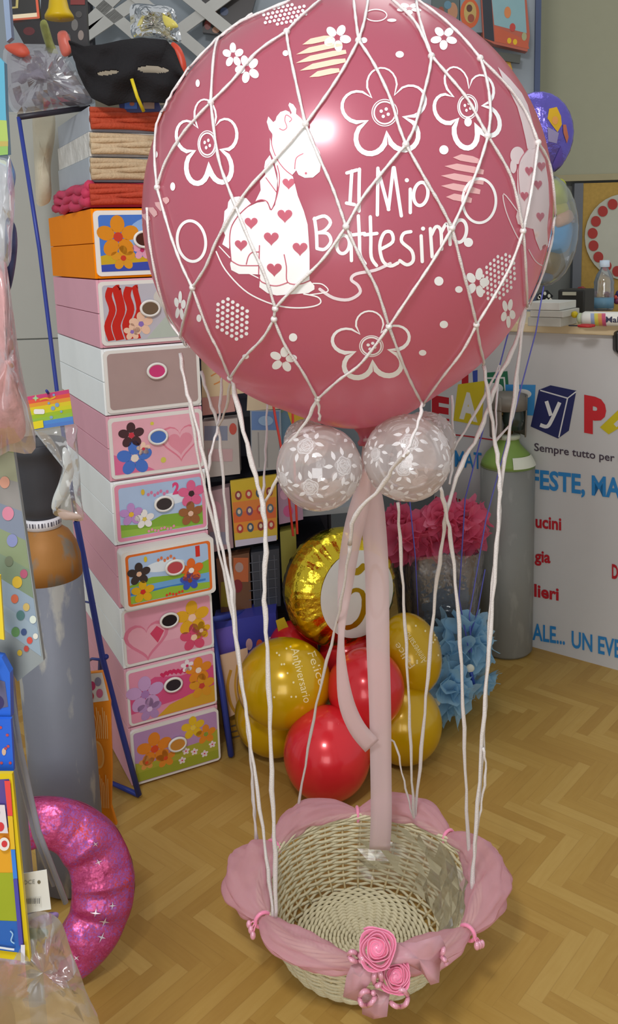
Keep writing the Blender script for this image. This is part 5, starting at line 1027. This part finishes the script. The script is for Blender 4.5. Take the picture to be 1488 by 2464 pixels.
def tp4(a):
    a.poly([(1182,-20),(1262,-20),(1268,80),(1190,60)], '7FA0A4'); a.poly([(1190,62),(1270,98),(1274,118),(1192,100)], 'B4583E'); a.ell(1222, 30, 8, 14, 'C07A4C', lay=3); a.ell(1234, 66, 7, 10, 'B0443C', lay=3); a.ell(1226, 98, 5, 7, 'D0A828', lay=3); a.ell(1240, 101, 5, 7, 'D0A828', lay=3); a.ell(1262, 88, 6, 10, '9A9A74', lay=3); a.poly([(1160,-20),(1182,-20),(1190,100),(1166,92)], '33363C')
card('wall_pack', 'printed pack with teal picture and red base, right one on the back wall', 'pack', [(1158,-20),(1266,-20),(1276,86),(1270,124),(1190,106),(1164,92)], 3.66, .04, 'A85A48', tp4, TP)
card('price_rail', 'dark grey rail tag under the right wall pack', 'tag', [(1196,124),(1254,132),(1252,152),(1198,144)], 3.68, .02, '55564F', None)
card('small_pack', 'little yellow and orange pack below the dark rail tag', 'pack', [(1208,134),(1226,138),(1234,168),(1214,172)], 3.69, .015, 'B88A3A', lambda a: a.ell(1222, 160, 6, 6, 'C8A83C'), TP)
# ---------------------------------------------------------------- pink hologram ring balloon on the floor
holo = speckle_mat('pink_hologram_foil', ['A0305C', 'B03A6C', 'B84474', 'C04A78', '9A5CB4', 'CC4450'], 420, .45, .34, .35)
RC = P(92, 2152, 1.62); Rn = V((.22, -.93, .30)).normalized(); Rx = V((0, 0, 1)).cross(Rn).normalized(); Ry = Rn.cross(Rx); kk = (RC-EYE).dot(FW)/FPX
t = thing('ring_foil_balloon', 'pink glittering ring shaped foil balloon on the floor, bottom left', 'balloon', RC-Ry*kk*215)
b = MB()
def rg(u, v_):
    q = 2*pi*u; s_ = 2*pi*v_; wr = .05*(2*abs(((7.3*u+.25*sin(2*q)) % 1)-.5)-.5)+.03*(2*abs(((16*u+.3*sin(3*q)+.3*v_) % 1)-.5)-.5)
    ro = V((228*cos(q), 222*sin(q))); ri = V((78*cos(q), 108*sin(q))); mid = (ro+ri)/2; hw = (ro-ri)/2; p = mid+hw*(cos(s_)*(1+wr*.5))
    return RC+(Rx*p.x+Ry*p.y)*kk+Rn*(44*kk*(abs(sin(s_))**.7)*(1 if sin(s_) > 0 else -1)*(1+wr*6+.12*noise.noise(V((cos(q)*4, sin(q)*4, s_)))))
b.sheet(rg, 150, 28, holo, cu=True)
a = Art(b, lambda x, y, k: rg(x, y)+Rn*.003, inc=0); sm = M('D8C4CC', .3, .4)
for x, y, s_ in ((.93,.22,.012),(.90,.20,.010),(.95,.28,.011),(.965,.20,.008),(.84,.25,.008),(.80,.22,.007),(.06,.24,.008),(.10,.2,.007)):
    a.poly([(x+s_*(1 if i % 2 == 0 else .22)*cos(pi*i/4), y+2.6*s_*(1 if i % 2 == 0 else .22)*sin(pi*i/4)) for i in range(8)], sm)
b.build('foil_body', t); b = MB(); c = RC-Ry*kk*224; b.tube([c, c-V((0, 0, .012)), c+V((.012, 0, -.02))], [.010, .012, .004], holo, 8); b.build('tail_tab', t)
# ---------------------------------------------------------------- goods hanging at the left edge, close to the camera
t = thing('hook_stand', 'grey metal display post at the very left edge carrying packs', 'stand', (P(-28, 1200, 1.12).x, 1.12, 0)); xg = P(-28, 1200, 1.12).x; sg = M('8C93A4', .35, .4)
b = MB(); b.tube([V((xg, 1.12, 0)), V((xg, 1.12, 2.2))], .012, sg, 10); b.build('pole', t)
b = MB(); b.lathe([(.14, 0), (.14, .012), (.02, .02)], (xg, 1.12, 0), sg, 28); b.build('base', t)
for z_ in (1.92, 1.70, 1.50, 1.28, 1.0):
    b = MB(); b.tube([V((xg, 1.12, z_)), V((xg+.03, 1.02, z_-.005)), V((xg+.04, .98, z_+.01))], .003, sg, 6); b.build('hook', t)
FG = 'packs at the left edge'
card('wall_strip', 'grey blue upright bar at the top left corner', 'bar', [(6,-20),(20,-20),(28,90),(16,100)], 1.6, .015, '7C8CA4', None)
card('teal_pack', 'teal and green printed pack cut by the left edge', 'pack', [(-60,80),(10,150),(14,270),(20,370),(-60,382)], 1.02, .01, '4A8AA0', lambda a: (a.poly([(-60,285),(16,290),(20,340),(-60,345)], '8CA050'), a.poly([(-60,340),(20,340),(20,372),(-60,380)], '9A8A48'), a.poly([(-60,355),(20,352),(20,372),(-60,380)], '74964C')), FG)
t = thing('blister_pack', 'clear blister with blue toy at the left edge beside the cupboard', 'pack', P(10, 480, 1.02), FG)
pillow([(-40,380),(15,372),(28,400),(36,480),(30,560),(20,640),(-40,640)], 1.03, .03, sheer('DCE0E6', .35, .4, .12, 'clear_blister', edge=.3), 'clear_blister', t, seed=3)
pillow([(18,375),(32,400),(38,430),(28,470),(18,450)], 1.04, .01, M('5C84B4', .4, var=.2), 'blue_toy', t, seed=4)
pillow([(14,530),(36,540),(42,590),(34,660),(22,700),(12,640)], 1.05, .01, M('3A3C5E', .4, var=.6, vscale=60), 'navy_toy', t, seed=5)
t = thing('pink_bag', 'clear bag with salmon pink fabric hanging at the left edge', 'bag', P(20, 1080, 1.02), FG)
pillow([(-50,650),(4,640),(22,730),(34,830),(46,930),(62,1040),(20,1070),(-50,1060)], 1.03, .03, M('B87C78', .6, var=.25, vscale=30, bump=.5, bscale=40), 'pink_fabric', t, seed=6, rough=.4)
pillow([(-50,620),(8,615),(30,740),(44,840),(58,920),(86,1078),(20,1086),(-50,1080)], 1.02, .04, sheer('DCCFD0', .24, .35, .15, 'clear_pink_bag', bump=.3, bscale=18, edge=.25), 'clear_bag', t, seed=7)
def longp(a):
    bands(a, ((-40,1020),(-10,1500)), ((24,1020),(100,1580)), ['7C8456', '8A8A70', '84807C', '747C8C', '7C8868', '72826C', '8494A4', '8C9CA8'])
    for x, y, r, c in ((12,1160,12,'C08A74'),(20,1235,14,'C0788C'),(30,1300,13,'7A80A8'),(22,1350,10,'68705C'),(42,1400,12,'C0A038'),(36,1440,9,'B86048'),(58,1380,9,'A05068'),(50,1480,10,'4C7070'),(64,1460,8,'B8A060'),(72,1540,7,'C04C40'),(58,1520,7,'3C4C74'),(86,1530,6,'D0CCC0'),(80,1490,8,'C8D0C4'),(38,1520,10,'5C8450'),(64,1560,6,'B0463C'),(48,1570,6,'C8A83C')): a.ell(x, y, r, r*1.2, c, lay=3)
card('long_card_pack', 'long green and grey flower printed pack slanting at the left edge', 'pack', [(-50,1010),(22,1008),(105,1590),(42,1640),(-50,1480)], 1.04, .008, '8A9090', longp, FG)
card('yellow_strip', 'thin yellow card edge at the left border', 'card', [(-40,1380),(0,1385),(10,1540),(-40,1530)], .99, .004, 'D8C030', None, FG)
card('blue_box_pack', 'bright blue pack with dark picture, left edge above the dotted card', 'pack', [(-50,1572),(4,1582),(24,1620),(26,1728),(-50,1726)], 1.00, .012, '2C62C4', lambda a: (a.poly([(-50,1620),(12,1640),(20,1700),(-50,1715)], '5C5C78'), a.ell(-8, 1690, 18, 18, '3A3560')), FG)
card('dotted_blue_card', 'blue card with small red flowers at the left edge', 'card', [(-50,1730),(26,1731),(33,1855),(-50,1858)], .99, .006, '2860CC', lambda a: [a.ell(x, y, 3.5, 3.5, 'B04A50', lay=2) for x, y in ((2,1750),(18,1768),(20,1795),(14,1800),(4,1835),(25,1835))]+[a.ell(10, 1808, 5, 9, 'C8A890', lay=2)], FG)
def yc(a):
    a.poly([(-60,1878),(22,1874),(60,2290),(-60,2276)], '5A4A8C'); a.poly([(-60,1990),(32,1990),(36,2030),(-60,2035)], 'D88A2C'); a.poly([(-60,2035),(34,2022),(40,2105),(-60,2105)], 'D89C2C'); a.poly([(-60,2098),(42,2098),(46,2215),(-60,2215)], '98A42C'); a.poly([(-60,2210),(46,2214),(54,2290),(-60,2276)], '2C62B0')
    a.poly([(12,1876),(26,1876),(32,1960),(20,1960)], 'DE4A48'); a.poly([(20,1960),(32,1960),(38,2040),(28,2040)], 'D8B030'); a.poly([(28,2040),(38,2040),(44,2110),(34,2110)], '3C7CD0'); a.poly([(34,2110),(44,2110),(58,2270),(48,2270)], '4C4AA0')
    a.poly([(-60,1930),(14,1932),(22,2000),(-60,1998)], 'D6CCD0'); 
    for x, y, c in ((4,1984,'C83A40'),(14,2022,'C83A40'),(-6,1950,'4A3A5C')): a.ell(x, y, 9, 11, c, lay=a.k)
    a.k += 1; a.ell(13, 2025, 13, 16, 'E0D8D0'); a.ell(14, 2024, 7, 8, 'C83A40'); a.stroke([(28,2232),(34,2240),(30,2255),(38,2262)], 3, '9CC0DC'); a.stroke([(-20,2268),(10,2272),(22,2274),(38,2276)], 5, 'D8DCE0'); a.rect(54, 2264, 64, 2306, 'D8D4DC')
card('yellow_framed_card', 'tall rainbow printed card with yellow border at the lower left edge', 'card', [(-60,1862),(29,1862),(73,2314),(-60,2298)], .97, .006, 'D2B81E', yc, FG)
t = thing('clear_straws', 'two grey translucent rods slanting down before the left cylinder', 'straws', P(158, 2172, 1.04)); rodm = M('9A9CA8', .2, alpha=.85, coat=.5)
b = MB(); b.tube([P(18, 1610, 1.04), P(48, 1800, 1.04), P(92, 2000, 1.05), P(158, 2172, 1.06)], .0040, rodm, 8); b.build('rod', t); b = MB(); b.tube([P(14, 1650, 1.05), P(40, 1830, 1.05), P(84, 2010, 1.06), P(130, 2130, 1.06)], .0036, rodm, 8); b.build('rod', t)
def tagp(a): a.ell(94, 2122, 4, 4.5, '6C6450'); a.text('DCE', 58, 2128, 84, 2125, 10, '8A8A86', .0); [a.rect(64+4*i, 2161-i*.7, 64+4*i+1.4+(i % 3)*.5, 2174-i*.7, '6C6C6C') for i in range(9)]
card('price_tag', 'white price tag with barcode hanging beside the yellow framed card', 'tag', [(52,2103),(112,2093),(123,2188),(58,2198)], 1.00, .001, 'D4D2CA', tagp)
t = thing('clear_bottom_bag', 'crumpled clear bag with pink inside at the bottom left corner', 'bag', P(100, 2460, .98)); 
pillow([(-40,2310),(70,2200),(140,2210),(172,2290),(205,2380),(226,2490),(-40,2500)], 1.0, .03, sheer('CFC4B0', .34, .45, .2, 'clear_bag_plastic', bump=.25, bscale=12, edge=.2), 'clear_bag', t, seed=21, rough=.6)
pillow([(80,2300),(110,2260),(150,2290),(168,2340),(130,2350),(90,2330)], 1.02, .012, M('B4627C', .5, var=.2, alpha=.7), 'pink_lining', t, seed=22); pillow([(-40,2420),(20,2400),(34,2480),(-40,2500)], 1.01, .012, M('7C4A34', .6, var=.3), 'brown_card', t, seed=23)
pillow([(70,2218),(105,2198),(140,2196),(132,2218),(90,2234)], 1.01, .008, M('9A7CB4', .4, var=.2, alpha=.8), 'lilac_fold', t, seed=24); pillow([(60,2236),(110,2234),(112,2252),(70,2262)], 1.01, .006, M('7C9C8C', .4, var=.2, alpha=.8), 'green_fold', t, seed=25)
# rainbow header pack in front of the left cylinder
t = thing('rainbow_header_pack', 'rainbow header card with clear bag and white mask hung by the black cap', 'pack', P(150, 1230, 1.74))
def rb(a):
    bands(a, ((62,955),(76,1036)), ((166,937),(178,1020)), ['C03C70', 'D8503C', 'D8902C', 'D2BE20', 'C6C41C', '96B424', '8CB440', '4C84C8', '4C78C0'])
    a.star(86, 958, 8, '9CC88C', 4); a.stroke([(96,962),(110,958),(122,960),(134,954)], 4, 'D8A028')
    for x, y, r in ((138,974,5),(128,982,5),(124,1004,4),(148,990,3),(130,950,3),(118,970,3)): a.ell(x, y, r, r, '7C9CC0', lay=a.k)
    a.k += 1; a.rrect(82, 984, 108, 996, 4, 'E0DCD8'); a.poly([(74,1016),(104,1010),(106,1028),(76,1034)], 'D8C820')
card('', '', '', [(62,955),(165,937),(178,1020),(76,1037)], 1.74, .002, 'D2BE20', rb, parent=t, pname='header_card')
pillow([(78,1032),(176,1016),(186,1060),(192,1130),(196,1200),(200,1252),(150,1245),(126,1225),(150,1120),(120,1050)], 1.75, .02, sheer('E4E8EA', .10, .5, .12, 'clear_bag', bump=.4, bscale=24, edge=.15), 'clear_bag', t, seed=31, rough=.5)
pillow([(150,1082),(160,1078),(172,1105),(178,1135),(168,1170),(152,1205),(134,1226),(124,1222),(128,1196),(142,1160),(152,1120)], 1.745, .012, M('CDD0CC', .4), 'white_mask', t, seed=32, rough=.1)
pillow([(140,1224),(190,1238),(192,1248),(150,1250)], 1.745, .006, M('BFA89C', .5), 'beige_strap', t, seed=33)
